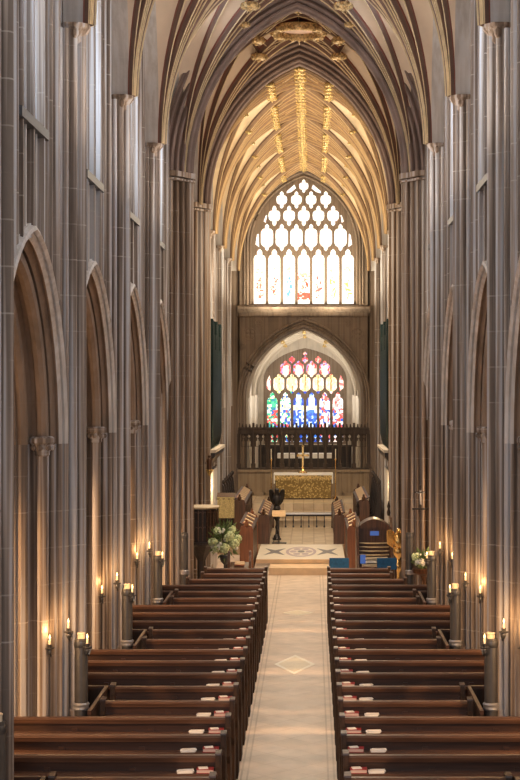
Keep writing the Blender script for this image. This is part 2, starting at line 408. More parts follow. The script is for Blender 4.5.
# ------------------------------------------------------------------ crossing piers and arches
PRX = [(0,.64),(0,.58),(-.02,.56),(-.02,.53),(.05,.52),(.12,.53),(.15,.49),(.09,.46),(.07,.42),(.10,.385),(.17,.39),(.22,.42),(.25,.38),(.20,.345),(.19,.31),(.22,.28),
       (.29,.29),(.33,.31),(.36,.27),(.31,.235),(.30,.20),(.33,.17),(.40,.18),(.44,.20),(.46,.16),(.42,.13),(.42,.09),(.46,.06),(.52,.07),(.53,.02),(.56,0),(.60,0)]
PRXF = PRX+[(1.2-d, u) for d, u in PRX[::-1]][1:]
WX = 2.14; CX = 1.63; ZX = 9.15
def crossing_arch(y0, nm):
    mb = MB(); R = []
    for d, u in PRXF:
        R.append([(x, y0+d, z) for x, z in parch(WX+u, 3.42+u*1.02, ZX, 20, .42)])
    mb.rows(R, 0)
    for d in ((.50, .98) if y0 < 33 else (.12, 1.18)):
        cv = parch(WX+.62, 3.42+.63, ZX, 20, .42); half = len(cv)//2
        mb.rows([[(x, y0+d, z) for x, z in cv], [(x*1.0 if abs(x) < .01 else (3.7 if x > 0 else -3.7), y0+d, max(z, z if abs(x) > .01 else 13.9)) for x, z in cv]])
        mb.box(-3.7, 3.7, y0+d-.01, y0+d+.01, 12.98, 14)
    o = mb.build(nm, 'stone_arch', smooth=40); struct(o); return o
crossing_arch(31.55, 'trim_1'); crossing_arch(37.0, 'trim_2')
for side, nm in ((-1, 'left'), (1, 'right')):
    for y0, lab in ((31.55, 'massive moulded crossing pier on the %s at the head of the pews'), (36.9, 'warm lit moulded crossing pier on the %s at the entrance to the choir')):
        t = empty('crossing_pier', lab % nm, 'pier', (side*(WX+.6), y0+.6, 0), 0, 'crossing piers')
        pl = [(side*(WX+u)-side*(WX+.6), d-.6) for d, u in PRXF]
        poly = pl+[(side*.9, .6), (side*.9, -.6)]
        mb = MB(); mb.prism(poly, 0, ZX, 'Z')
        # extra attached shafts on the west and east face
        for k, (ux, r) in enumerate(((.06, .05), (.19, .07), (.34, .045), (.50, .075), (.68, .05), (.84, .07))):
            for s in (-1, 1): mb.cyl(side*ux, s*.60, 0, ZX, r, 10)
        mb.build('pier_core', 'stone' if y0 < 33 else 'stone', t, smooth=40)
        cp = MB()
        cpoly = [(x-side*.03 if i < len(pl) else x, y*1.04) for i, (x, y) in enumerate(poly)]
        cp.prism([(side*-.50, -.30), (side*-.30, -.66), (side*.9, -.69), (side*.9, .69), (side*-.30, .66), (side*-.50, .30), (side*-.64, .12), (side*-.64, -.12)][::1], ZX-.06, ZX+.05, 'Z')
        cp.prism([(side*-.47, -.28), (side*-.28, -.63), (side*.9, -.66), (side*.9, .66), (side*-.28, .63), (side*-.47, .28), (side*-.62, .12), (side*-.62, -.12)], ZX-.13, ZX-.09, 'Z')
        cp.build('pier_capital', 'stone', t)
        bs = MB(); bs.box(side*-.64, side*.9, -.70, .70, 0, .35); bs.box(side*-.62, side*.9, -.67, .67, .35, .5)
        bs.build('pier_base', 'stone', t)
    # crossing sides: tall transept arches (plane of the arcade) and the transept walls beyond
    cv = arch_curve(1.95, 1.3, 8.6, 14); y_c = 34.85
    mb = MB()
    for (d, g) in ((0, .0), (.45, .12)):
        pass
    R = [[(side*(AX+.25+d), y_c+yy, z) for yy, z in arch_curve(1.85+u, 1.3, 8.7, 14)] for d, u in PRX]
    mb.rows(R)
    for yy, z in ((0, 0),):
        cv = arch_curve(1.85+.62, 1.3, 8.7, 14)
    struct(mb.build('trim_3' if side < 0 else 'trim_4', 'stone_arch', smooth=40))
    wl = MB()
    wl.box(side*8.0, side*8.3, 31, 38.5, 0, 13.5); wl.box(side*3.6, side*8.3, 31.6, 31.9, 0, 13.5); wl.box(side*3.6, side*8.3, 37.8, 38.1, 0, 13.5)
    struct(wl.build('wall_transept_'+nm, 'stone_up'))
    cl = MB(); cl.box(side*3.6, side*8.3, 31.6, 38.1, 13.3, 13.5); struct(cl.build('ceiling_transept', 'cell'))

# ------------------------------------------------------------------ vaults
def Pz(s, a, rise, k=1.45):
    R = a*k; s = max(0, min(a, s)); return rise*math.sqrt(R*R-(R-s)**2)/math.sqrt(R*R-(R-a)**2)
def vault_h(x, y, a, b, zs, rise):
    sx = a-abs(x); sy = (b-abs(y))*a/b
    return zs+Pz(max(sx, sy, 0), a, rise)
def vault_cells(name, a, b, zs, rise, mat, xe, n=14):
    """one bay centred on local 0; extends past the shafts to |x|=xe"""
    def ax(L): return [L*(1-(i/n)**2) for i in range(n+1)][::1]
    q = [1-(1-i/n)**2 if False else 1-(i/n)**1.8 for i in range(n+1)][::-1]   # 0..1, dense at the springing
    # s fraction f: 0 springing .. 1 crown
    fr = [(i/n)**1.8 for i in range(n+1)]
    mb = MB()
    for sx in (-1, 1):
        for sy in (-1, 1):
            G = [[(sx*(a-f*a), sy*(b-g*b), zs+Pz(max(f, g)*a, a, rise)) for g in fr] for f in fr]
            vs = [p for r in G for p in r]; m_ = n+1; fs = []
            for i in range(n):
                for j in range(n):
                    A, B, D, E = i*m_+j, i*m_+j+1, (i+1)*m_+j+1, (i+1)*m_+j
                    if i == j: fs += [(A, B, D), (A, D, E)]
                    else: fs.append((A, B, D, E))
            mb.add(vs, fs)
            if xe > a: mb.rows([[(sx*a, sy*(b-g*b), zs+Pz(g*a, a, rise)) for g in fr], [(sx*xe, sy*(b-g*b), zs+Pz(g*a, a, rise)) for g in fr]], 1)
    bm = None
    o = mb.build(name, [mat, 'stone_pale_lit'], recalc=False)  # strip past the shafts made pale for the light on it
    me = o.data; bm = bmesh.new(); bm.from_mesh(me); bmesh.ops.remove_doubles(bm, verts=bm.verts, dist=.0005); bmesh.ops.recalc_face_normals(bm, faces=bm.faces); bm.to_mesh(me); bm.free()
    me.polygons.foreach_set('use_smooth', [True]*len(me.polygons)); me.set_sharp_from_angle(angle=math.radians(14))
    return struct(o)
def rib(mb, P0, P1, hf, w, h, n=18, mi=(0, 1, 2), pw=1.8):
    """moulded rib whose plan is the straight line P0-P1, following height field hf"""
    d = Vector((P1[0]-P0[0], P1[1]-P0[1], 0)); L = d.length; d.normalize(); side = Vector((-d.y, d.x, 0))
    pts = []
    for i in range(n+1):
        f = (i/n)**pw; x = P0[0]+(P1[0]-P0[0])*f; y = P0[1]+(P1[1]-P0[1])*f
        pts.append(Vector((x, y, hf(x, y))))
    prof = [(-w, -.01), (-w, .25*h), (-.62*w, .45*h), (-.62*w, .62*h), (-.20*w, .85*h), (-.20*w, h), (.20*w, h), (.20*w, .85*h), (.62*w, .62*h), (.62*w, .45*h), (w, .25*h), (w, -.01)]
    mats = [mi[1], mi[0], mi[0], mi[0], mi[2], mi[2], mi[2], mi[0], mi[0], mi[0], mi[1]]
    rows = []
    for i, p in enumerate(pts):
        t = (pts[min(i+1, n)]-pts[max(i-1, 0)]).normalized(); nn = side.cross(t)
        if i == 0: nn = Vector(d) if pw > 1.2 else nn
        if nn.z > 0.2 : nn = -nn
        if abs(nn.z) <= .2 and nn.dot(d) < 0 and pw > 1.2: nn = -nn
        nn.normalize()
        tp = 1.0 if pw < 1.2 else min(1.0, .42+.58*(i/n)/.45)
        rows.append([p+side*a*tp+nn*b*(.6+.4*tp) for a, b in prof])
    for k in range(len(prof)-1):
        mb.rows([[r[k], r[k+1]] for r in rows], mats[k])
def boss(mb, c, r, m=0):
    mb.lathe([(.3*r, .25*r), (r*.95, .1*r), (r, -.15*r), (.75*r, -.5*r), (.3*r, -.62*r)], c[0], c[1], c[2], 10, m)
    for k in range(7):
        a = k*2*PI/7; mb.ball((c[0]+r*.8*math.cos(a), c[1]+r*.8*math.sin(a), c[2]-.22*r), r*.34, 6, m)
    mb.ball((c[0], c[1], c[2]-.5*r), r*.36, 6, m)

def vault_bay(name, loc, a, b, zs, rise, cellm, ribm, xe, targets, w, h, liernes=(), bosses=(), bm='gilt', rd=.13, ridge=True, transverse=True):
    o = vault_cells(name, a, b, zs, rise, cellm, xe); o.location = loc
    hf = lambda x, y: vault_h(x, y, a, b, zs, rise)
    for (f, g, tr) in targets:
        for sx in (-1, 1):
            for sy in (-1, 1):
                if tr and sy > 0: continue       # shared ribs built once
                mb = MB(); rib(mb, (sx*a, sy*b), (sx*(a-f*a), sy*(b-g*b)), hf, w*(1.25 if tr else 1), h*(1.2 if tr else 1))
                mb.build('rib', ribm, o, smooth=30)
    if ridge:
        mb = MB(); rib(mb, (0, -b), (0, b), hf, w, h*.9, 8, pw=1); mb.build('ridge_rib', ribm, o, smooth=30)
        mb = MB(); rib(mb, (-a, 0), (a, 0), hf, w, h*.9, 8, pw=1); mb.build('ridge_rib', ribm, o, smooth=30)
    for (p, q) in liernes:
        for sx in (-1, 1):
            for sy in (-1, 1):
                A = (sx*(a-p[0]*a), sy*(b-p[1]*b)); B = (sx*(a-q[0]*a), sy*(b-q[1]*b))
                mb = MB(); rib(mb, A, B, hf, w*.85, h*.85, 8, pw=1); mb.build('lierne', ribm, o, smooth=30)
    seen = set()
    for (f, g, s) in bosses:
        for sx in (-1, 1):
            for sy in (-1, 1):
                x, y = sx*(a-f*a), sy*(b-g*b); key = (round(x, 2), round(y, 2))
                if key in seen or (g == 0 and sy > 0): continue
                seen.add(key)
                mb = MB(); boss(mb, (x, y, hf(x, y)-h*.9), rd*s); mb.build('boss', bm, o, smooth=50)
    return o
NR = ['rib_dark', 'rib_red', 'rib_gold']
ntg = [(1, 0, True), (1, .34, False), (1, .67, False), (1, 1, False), (.67, 1, False)]
nli = [((.62, .62), (1, .34)), ((.62, .62), (.34*1.0, 1)), ((1, .34), (.55, .18)), ((.62, .62), (.55, .18))]
nbo = [(1, 1, 1.3), (1, .34, 1), (.62, .62, 1.1), (.34, 1, .9), (1, 0, 1), (.55, .18, .75)]
AV = 2.40
nv = vault_bay('ceiling_nave', (0, BC[-1], 0), AV, HB, 9.10, 3.9, 'cell', NR, 3.53, ntg, .036, .15, nli, nbo, bm='gilt_old', rd=.165)
for y in BC[:-1]+[7.25, 2.75, -1.75]: dup(nv, (0, y, 0))
# crossing vault with its great ring boss
cb = 2.2
cv_ = vault_bay('ceiling_crossing', (0, 34.83, 0), AV, cb, 9.15, 3.92, 'cell', NR, 3.0, [(1, .34, False), (1, .67, False), (1, 1, False), (.67, 1, False), (.34, 1, False), (1, 0, True)],
                .036, .14, [((.62, .62), (1, .4)), ((.62, .62), (.4, 1)), ((1, .4), (.4, 1))], [(.62, .62, 1.2), (1, .4, 1), (.4, 1, 1), (.82, .82, .9)], ridge=True, bm='gilt_old', rd=.15)
zc = 12.84
mb = MB()
prof = [(.50, .03), (.60, .02), (.63, -.04), (.60, -.12), (.52, -.15), (.47, -.10), (.46, .0)]
mb.lathe(prof+[prof[0]], 0, 0, zc-.02, 28, 0, cap=False)
for k in range(14):
    a = k*2*PI/14; mb.ball((.58*math.cos(a), .58*math.sin(a), zc-.12), .07, 7)
r_ = mb.build('ring_boss', 'gilt_old', cv_, smooth=50)
mb = MB(); mb.lathe([(.47, -.03), (.25, -.05), (.05, -.07)], 0, 0, zc, 28); mb.build('ring_panel', 'ringdisc', cv_, smooth=40)
# choir vault
CR = ['rib_ch', 'rib_ch2', 'rib_chg']
ctg = [(1, 0, True), (1, .25, False), (1, .5, False), (1, .75, False), (1, 1, False), (.65, 1, False)]
cbo = [(1, g/5, .8) for g in range(6)]+[(.69, g/5, .72) for g in range(6)]+[(.42, 1, .6), (.42, .42, .5)]
chv = vault_bay('ceiling_choir', (0, CBC[0], 0), AV, HB, 9.02, 3.74, 'cell_ch', CR, 3.53, ctg, .042, .14,
                [((.69, 0), (.69, .999)), ((.69, .5), (1, .25)), ((.69, .5), (1, .75))], cbo, rd=.185)
for y in CBC[1:]: dup(chv, (0, y, 0))

# ------------------------------------------------------------------ aisles
for side, nm in ((-1, 'left'), (1, 'right')):
    mb = MB(); xo = 6.6
    mb.box(side*xo, side*(xo+.4), -4.5, 58, 0, 2.2); mb.box(side*xo, side*(xo+.4), -4.5, 58, 5.6, 7.6)
    for y in [-4.5, .5, 5, 9.5, 14, 18.5, 23, 27.5, 32, 37.5, 42.7, 47.2, 51.7, 56.2]:
        mb.box(side*xo, side*(xo+.4), y-.8, y+.8, 2.2, 5.6); mb.cyl(side*xo, y, 0, 6, .12, 10)
    struct(mb.build('wall_aisle_'+nm, 'stone_up', smooth=40))
    mb = MB(); pts = parch(1.6, 1.6, 5.6, 8)
    mb.rows([[(side*(AX+1.02+1.5)+x*.98, -4.5, z) for x, z in pts], [(side*(AX+1.02+1.5)+x*.98, 56.6, z) for x, z in pts]])
    struct(mb.build('ceiling_aisle', 'cell', smooth=40))
    mb = MB()
    for y in [2.75, 7.25]+BC+CBC: mb.box(side*(xo+.2), side*(xo+.22), y-1.5, y+1.5, 2.2, 5.6)
    struct(mb.build('window_3' if side < 0 else 'window_4', 'daydim'))

# ------------------------------------------------------------------ floors
mb = MB(); mb.box(-8.5, 8.5, -4.5, 70, -.2, 0); struct(mb.build('floor', 'floor'))
def quad_poly(mb, pts, z, m=0): mb.add([(x, y, z) for x, y in pts], [tuple(range(len(pts)))], m)
for Yc, hy, hx in ((27.1, .95, .36), (33.3, .42, .34)):
    mb = MB(); mb.prism([(-hx, Yc), (0, Yc-hy), (hx, Yc), (0, Yc+hy)], .0, .004, 'Z', 0)
    mb.prism([(-hx*.78, Yc), (0, Yc-hy*.78), (hx*.78, Yc), (0, Yc+hy*.78)], .004, .006, 'Z', 1)
    struct(mb.build('floor_lozenge', ['loz_edge', 'lozenge']))
# raised choir: step, platform with inlaid pavement, tiled choir floor, sanctuary steps
mb = MB(); mb.box(-.80, .74, 40.0, 41.02, 0, .185); struct(mb.build('floor_step', 'step'))
mb = MB(); mb.box(-1.17, 1.17, 41.0, 44.9, 0, .30); mb.box(-1.17, 1.17, 40.96, 41.0, .20, .30, 1); struct(mb.build('floor_platform', ['dais', 'step']))
mb = MB(); mb.box(-2.7, 2.7, 44.9, 50.6, 0, .302); struct(mb.build('floor_choir', 'choir_tile'))
mb = MB(); mb.box(-2.7, 2.7, 50.6, 51.4, 0, .5); mb.box(-2.7, 2.7, 51.4, 52.2, 0, .7); mb.box(-2.7, 2.7, 52.2, 56.3, 0, .93); struct(mb.build('floor_sanctuary', 'choir_tile'))
mb = MB()
def star(cx, cy, rx, ry, n, ph, k):
    return [(cx+rx*(1 if i % 2 == 0 else k)*math.cos(ph+i*PI/n), cy+ry*(1 if i % 2 == 0 else k)*math.sin(ph+i*PI/n)) for i in range(2*n)]
for cx in (-.72, .72):
    mb.prism(star(cx, 42.9, .40, 1.25, 4, PI/4, .28), .30, .303, 'Z', 0)
mb.prism([(0+.42*math.cos(a*PI/12), 42.9+1.3*math.sin(a*PI/12)) for a in range(24)], .30, .3025, 'Z', 1)
mb.prism([(0+.34*math.cos(a*PI/12), 42.9+1.05*math.sin(a*PI/12)) for a in range(24)], .3025, .3045, 'Z', 2)
for a in range(6): mb.prism([(.22*math.cos(a*PI/3)+.10*math.cos(b*PI/6), 42.9+.70*math.sin(a*PI/3)+.28*math.sin(b*PI/6)) for b in range(12)], .3045, .3062, 'Z', 1)
mb.prism([(.10*math.cos(b*PI/6), 42.9+.30*math.sin(b*PI/6)) for b in range(12)], .3045, .3065, 'Z', 0)
for xx in (-1.05, 1.3):
    pass
struct(mb.build('floor_inlay', ['inlay_blue', 'inlay_mauve', 'dais']))

# ------------------------------------------------------------------ 2D plates with holes
def plate(name, outer, holes, y0, y1, mat, parent=None, bevel=0.0):
    cu = bpy.data.curves.new(name, 'CURVE'); cu.dimensions = '2D'; cu.fill_mode = 'BOTH'; cu.extrude = abs(y1-y0)/2-bevel
    cu.bevel_depth = bevel; cu.bevel_resolution = 0
    if bevel: cu.offset = -bevel
    for poly in [outer]+holes:
        sp = cu.splines.new('POLY'); sp.points.add(len(poly)-1)
        for i, (x, z) in enumerate(poly): sp.points[i].co = (x, z, 0, 1)
        sp.use_cyclic_u = True
    ob = bpy.data.objects.new(name, cu); C.objects.link(ob)
    dg = bpy.context.evaluated_depsgraph_get()
    me = bpy.data.meshes.new_from_object(ob.evaluated_get(dg)); bpy.data.objects.remove(ob)
    me.transform(Matrix.Translation((0, (y0+y1)/2, 0)) @ Matrix.Rotation(PI/2, 4, 'X'))
    me.materials.clear(); me.materials.append(M[mat]); me.name = name
    o = bpy.data.objects.new(name, me); C.objects.link(o)
    if parent: o.parent = parent
    return o
def arch_outline(w, z0, zs, rise, k=.5, n=12): return [(-w, z0)]+parch(w, rise, zs, n, k)+[(w, z0)]
def in_arch(x, z, w, z0, zs, rise, k=.5):
    if z < z0 or abs(x) > w: return False
    if z <= zs: return True
    c = k*w; R = w+c; sc = rise/math.sqrt(R*R-c*c)
    return (abs(x)+c)**2+((z-zs)/sc)**2 <= R*R
QF = [(0,1),(.26,.88),(.36,.70),(.30,.52),(.62,.52),(.92,.36),(1,.02),(.92,-.32),(.62,-.50),(.30,-.52),(.36,-.70),(.26,-.88),(0,-1)]
BG = [(0,1),(.26,.90),(.34,.78),(.28,.66),(.62,.64),(.95,.48),(1,.2),(1,-.40),(.80,-.58),(.45,-.68),(.30,-.74),(.30,-.86),(0,-1)]
def shape(S, cx, cz, hw, hh):
    r = [(cx+x*hw, cz+z*hh) for x, z in S]; return r+[(cx-x*hw, cz+z*hh) for x, z in S[::-1][1:-1]]
def lancet(cx, hw, z0, z1):
    return [(cx-hw, z0), (cx-hw, z1-hw*1.6), (cx-hw*.80, z1-hw*1.15), (cx-hw*.42, z1-hw*1.0), (cx-hw*.45, z1-hw*.55), (cx-hw*.28, z1-hw*.25), (cx, z1),
            (cx+hw*.28, z1-hw*.25), (cx+hw*.45, z1-hw*.55), (cx+hw*.42, z1-hw*1.0), (cx+hw*.80, z1-hw*1.15), (cx+hw, z1-hw*1.6), (cx+hw, z0)]
def glass_mesh(name, parent, w, z0, zs, rise, y, step, colf, mat):
    """leaded mosaic of small coloured pieces"""
    mb = MB(); cols = []
    nx = int(2*w/step)+1; nz = int((zs+rise-z0)/step)+1; J = {}
    rnd = random.Random(3)
    for i in range(nx+1):
        for j in range(nz+1): J[i, j] = (-w+i*step+rnd.uniform(-.3, .3)*step, y, z0+j*step+rnd.uniform(-.3, .3)*step)
    for i in range(nx):
        for j in range(nz):
            q = [J[i, j], J[i+1, j], J[i+1, j+1], J[i, j+1]]
            cx = sum(p[0] for p in q)/4; cz = sum(p[2] for p in q)/4
            if in_arch(cx, cz, w+.08, z0-.05, zs, rise+.08):
                mb.add(q, [(0, 1, 2, 3)]); cols.append(colf(cx, cz, rnd))
    o = mb.build(name, mat, parent, recalc=False)
    at = o.data.color_attributes.new('Col', 'FLOAT_COLOR', 'CORNER')
    for p in o.data.polygons:
        for l in p.loop_indices: at.data[l].color = (*cols[p.index], 1)
    return o

YE = 56.4
# upper east window
UW, UZ0, UZS, URI = 1.92, 7.80, 9.95, 2.52
LW, LZS, LRI = 2.16, 4.43, 2.60
wall_e = plate('wall_east', [(-3.8, 0), (3.8, 0), (3.8, 13.6), (-3.8, 13.6)],
               [arch_outline(UW+.1, UZ0-.05, UZS, URI+.12), arch_outline(LW, 1.80, LZS, LRI)], YE, YE+.7, 'stone_east'); struct(wall_e)
mb = MB()
def arch_roll(mb, w, z0, zs, rise, y, r, m=0, k=.5, n=14):
    pts = [(x, y, z) for x, z in [(-w, z0)]+parch(w, rise, zs, n, k)+[(w, z0)]]
    mb.tube(pts, r, 8, m)
for (w, y, r) in ((UW+.12, YE-.01, .05), (UW+.22, YE-.03, .035), (UW+.02, YE+.12, .045)): arch_roll(mb, w, UZ0, UZS, URI*w/UW, y, r)
mb.build('window_moulding', 'stone_east', wall_e, smooth=50)
mb = MB()
for (w, y, r) in ((LW+.02, YE, .05), (LW+.12, YE-.02, .04), (LW+.21, YE-.05, .05), (LW-.03, YE+.2, .05)): arch_roll(mb, w, 1.8, LZS, LRI*w/LW, y, r)
mb.build('arch_moulding', 'stone_east', wall_e, smooth=50)
mb = MB()
mb.prism([(YE-.20, 7.66), (YE-.20, 7.72), (YE, 7.80), (YE, 7.36), (YE-.05, 7.40), (YE-.05,7.5)], -2.40, 2.40, 'X')
mb.build('string_course', 'stone_east', wall_e)
# carved spandrels: blind trefoils and vertical panels
mb = MB()
for s in (-1, 1):
    for (cx, cz, r) in ((1.95, 6.75, .22), (1.62, 7.15, .13), (2.2, 6.3, .1)):
        pts = [(s*cx+r*math.cos(a*PI/10), YE-.015, cz+r*math.sin(a*PI/10)) for a in range(21)]; mb.tube(pts, .018, 6)
        for a in range(4):
            aa = a*PI/2+PI/4; mb.ball((s*cx+r*.5*math.cos(aa), YE, cz+r*.5*math.sin(aa)), r*.35, 6, 0, (1, .3, 1))
    for k in range(5):
        mb.box(s*(2.34-.1*0)-.02, s*2.34+.02, YE-.05, YE+.02, 1.8, 12)
mb.build('spandrel_carving', 'stone_east', wall_e)

pU = .534
holesU = []
for i in range(7): holesU.append(lancet((i-3)*pU, .215, UZ0+.06, 9.86))
for i in range(6): holesU.append(shape(BG, (i-2.5)*pU, 10.27, .225, .50))
for i in range(5): holesU.append(shape(QF, (i-2)*pU, 11.06, .215, .375))
for i in range(4): holesU.append(shape(QF, (i-1.5)*pU, 11.66-.02, .195, .32))
holesU.append(shape(QF, 0, 12.14, .17, .25))
for s in (-1, 1):
    holesU.append([(s*1.62, 9.92), (s*1.76, 10.02), (s*1.70, 10.38), (s*1.64, 10.42)])
    holesU.append([(s*1.38, 10.80), (s*1.46, 10.86), (s*1.38, 11.08), (s*1.33, 11.10)])
    holesU.append([(s*.28, 12.06), (s*.34, 12.20), (s*.62, 11.96), (s*.62, 11.88), (s*.46, 11.92)])
w1 = bpy.data.objects.new('window_1', None); C.objects.link(w1); struct(w1)
plate('tracery', arch_outline(UW+.11, UZ0-.06, UZS, URI+.13), holesU, YE+.30, YE+.44, 'stone_east', w1, .012)
figc = [(.85, .16, .10), (.85, .12, .08), (.10, .30, .75), (.85, .08, .04), (.80, .12, .10), (.45, .50, .12), (.55, .55, .12)]
def colU(x, z, r):
    i = max(0, min(6, int(round(x/pU+3)))); lx = x-(i-3)*pU
    W_ = (1.0, .97, .90)
    if z < 9.75:
        d = ((lx+.04*math.sin(z*9+i))/.12)**2+((z-8.45)/.42)**2
        d2 = ((lx)/.13)**2+((z-9.05)/.16)**2
        if d < 1 and r.random() < .72: c = figc[i]; return tuple(.35+.5*v for v in c) if r.random() < .4 else tuple(.8*v for v in c)
        if i == 3 and abs(z-8.85) < .12 and r.random() < .6: return (.9, .25, .18)
        if i == 3 and abs(z-8.15) < .12 and r.random() < .8: return (.8, .08, .05)
        if d2 < 1 and r.random() < .4: return (.6, .5, .3)
        if r.random() < .06: return (.8, .85, .6)
        return tuple(v*r.uniform(.9, 1.05) for v in W_)
    if r.random() < .07: return random.choice([(.95, .6, .5), (.6, .75, .95), (.85, .9, .7)])
    return tuple(v*r.uniform(.92, 1.05) for v in W_)
glass_mesh('stained_glass', w1, UW+.05, UZ0, UZS, URI, YE+.40, .052, colU, 'glass_up')

# sanctuary dado and openwork screen
mb = MB(); mb.box(-2.36, 2.36, YE-.35, YE+.1, .93, 1.80); mb.box(-2.38, 2.38, YE-.42, YE+.1, 1.78, 1.86, 1)
for k in range(12):
    x = -2.2+k*.40
    if abs(x) > 1.05: mb.box(x-.025, x+.025, YE-.40, YE-.34, .95, 1.78, 1)
mb.box(-2.3, 2.3, YE-.40, YE-.34, .93, 1.05, 1)
struct(mb.build('trim_dado', ['dado', 'dado']))
scr = empty('openwork_screen', 'dark carved openwork stone screen standing behind the altar under the pale arch', 'screen', (0, YE-.02, 1.82))
npair = 9; pw_ = 4.68/npair
mb = MB(); mb.box(-2.36, 2.36, -.12, .12, 1.32, 1.52); mb.box(-2.36, 2.36, -.16, .16, 1.50, 1.56); mb.box(-2.36, 2.36, -.12, .12, 0, .10)
mb.build('rail', 'screen', scr)
mb = MB()
for k in range(37): mb.prism([(-2.34+k*.13-.04, 1.56), (-2.34+k*.13+.04, 1.56), (-2.34+k*.13+.015, 1.68), (-2.34+k*.13-.015, 1.68)], -.03, .03, 'Y')
mb.build('cresting', 'screen', scr)
for k in range(npair+1):
    x = -2.34+k*pw_; mb = MB(); mb.box(x-.055, x+.055, -.1, .1, .1, 1.32); mb.box(x-.08, x+.08, -.13, .13, .1, .25); mb.cyl(x, -.11, .2, 1.45, .035, 8)
    mb.box(x-.04, x+.04, -.06, .06, 1.5, 1.72)
    mb.build('post', 'screen', scr)
for k in range(npair):
    x = -2.34+(k+.5)*pw_
    mb = MB(); mb.box(x-.025, x+.025, -.05, .05, .1, 1.15)
    mb.build('mullion', 'screen', scr)
    o = plate('tracery_head', [(x-pw_/2+.05, .86), (x+pw_/2-.05, .86), (x+pw_/2-.05, 1.33), (x-pw_/2+.05, 1.33)],
          [lancet(x-.095, .065, .87, 1.14), lancet(x+.095, .065, .87, 1.14), shape(QF, x-.1, 1.225, .05, .075), shape(QF, x+.1, 1.225, .05, .075)], -.03, .03, 'screen', scr)

# ------------------------------------------------------------------ chapel beyond the screen
LY0, LY1, LA = YE+.7, 67.4, 1.98
mb = MB(); mb.box(-3.8, 3.8, LY0, 68.2, .6, 1.0); struct(mb.build('floor_chapel', 'choir_tile'))
for s, nm in ((-1, 'left'), (1, 'right')):
    mb = MB(); mb.box(s*(LA+.12), s*(LA+.5), LY0, 68, 1, 7.2)
    for y in [LY0+.15+k*.62 for k in range(17)]: mb.cyl(s*(LA+.1), y, 1, 4.5 if y < LY1 else 5, .07, 8)
    struct(mb.build('wall_chapel_'+nm, 'stone_pale', smooth=40))
LB = (LY1-LY0)/4
lv = vault_bay('ceiling_chapel', (0, LY0+LB, 0), LA+.1, LB, 4.43, 2.62, 'cell_lady', ['rib_lady']*3, LA+.2,
    [(1, 0, True), (1, .5, False), (1, 1, False), (.5, 1, False)], .045, .10, [((.6, .6), (1, .5))], [(1, 1, 1), (.6, .6, .9), (1, .5, .8)], rd=.10)
dup(lv, (0, LY0+3*LB, 0))
PW, PZ0, PZS, PRI = 1.72, 2.42, 5.15, 1.28
we = plate('wall_chapel_end', [(-3, 1), (3, 1), (3, 7.4), (-3, 7.4)], [arch_outline(PW+.08, PZ0-.04, PZS, PRI+.1)], LY1, LY1+.5, 'stone_pale'); struct(we)
pL = .567; hL = []
for i in range(6): hL.append(lancet((i-2.5)*pL, .225, PZ0+.05, 4.62))
for i in range(5): hL.append(shape(BG, (i-2)*pL, 4.98, .235, .44))
for i in range(4): hL.append(shape(BG, (i-1.5)*pL, 5.62, .225, .36))
for i in range(3): hL.append(shape(QF, (i-1)*pL, 6.02, .13, .16))
hL.append(shape(QF, 0, 6.28, .09, .09))
for s in (-1, 1):
    hL.append([(s*1.50, 4.66), (s*1.66, 4.80), (s*1.66, 5.10), (s*1.54, 5.36), (s*1.47, 5.1)])
    0 and hL.append([(s*.62, 6.02), (s*.42, 6.0), (s*.30, 6.22), (s*.40, 6.18)][::-1])
w2 = bpy.data.objects.new('window_2', None); C.objects.link(w2); struct(w2)
plate('tracery', arch_outline(PW+.1, PZ0-.06, PZS, PRI+.12), hL, LY1+.10, LY1+.2, 'stone_east', w2, .01)
pal = [[(.02,.42,.20),(.9,.95,.8),(.10,.6,.35),(.9,.8,.3),(.05,.3,.35)], [(.95,.95,.85),(.05,.5,.25),(.95,.85,.4),(.9,.9,.9),(.05,.15,.5)], [(.02,.06,.45),(.03,.12,.6),(.5,.7,1),(.85,.93,1)],
       [(.02,.06,.45),(.04,.15,.65),(.6,.75,1),(.9,.95,1)], [(.95,.95,.95),(.04,.08,.45),(.9,.8,.8),(.8,.15,.12),(.9,.92,1)], [(.95,.85,.8),(.8,.12,.10),(.9,.4,.4),(1,.9,.8),(.95,.95,.95)]]
def colL(x, z, r0):
    r = random.Random(int((x+9)/.085)*991+int((z+9)/.12)*37) if r0.random() < .8 else r0
    if z < 4.66:
        i = max(0, min(5, int(round(x/pL+2.5)))); lx = x-(i-2.5)*pL
        if i in (2, 3):
            if z < 3.85: return r.choice([(.02,.08,.5),(.04,.2,.75),(.7,.85,1)])
            if z < 4.05: return r.choice([(.95,.9,.6),(.9,.85,.45),(1,1,.9)])
            if abs(lx) < .12 and 4.05 < z < 4.5: return r.choice([(.75,.88,1),(.9,.96,1),(.3,.5,.9)])
            return r.choice([(.02,.06,.42),(.03,.10,.55),(.03,.08,.5)])
        if z < 3.9 and r.random() < .5: return r.choice([(.04,.15,.6),(.8,.1,.08),(.9,.9,.9)])
        return r.choice(pal[i])
    j = 5 if z < 5.36 else 4
    if z < 5.38:
        lx = x-round(x/pL)*pL
        if abs(x) > 1.42: return r.choice([(.9,.2,.2),(.95,.7,.6),(.95,.85,.7)])
        if abs(lx) < .02: return (.5,.25,.12)
        if abs(lx) < .17: return r.choice([(1,.86,.42),(1,.9,.55),(.98,.80,.35)])
        return r.choice([(1,.93,.85),(1,.8,.7),(.98,.7,.5)])
    lx = x-(round(x/pL-.5)+.5)*pL
    if abs(lx) < .12 and z < 5.75: return r.choice([(1,.84,.62),(1,.72,.55),(1,.9,.7)])
    return r.choice([(.85,.10,.09),(.9,.22,.18),(.95,.5,.42),(.8,.07,.08),(.35,.30,.6)])
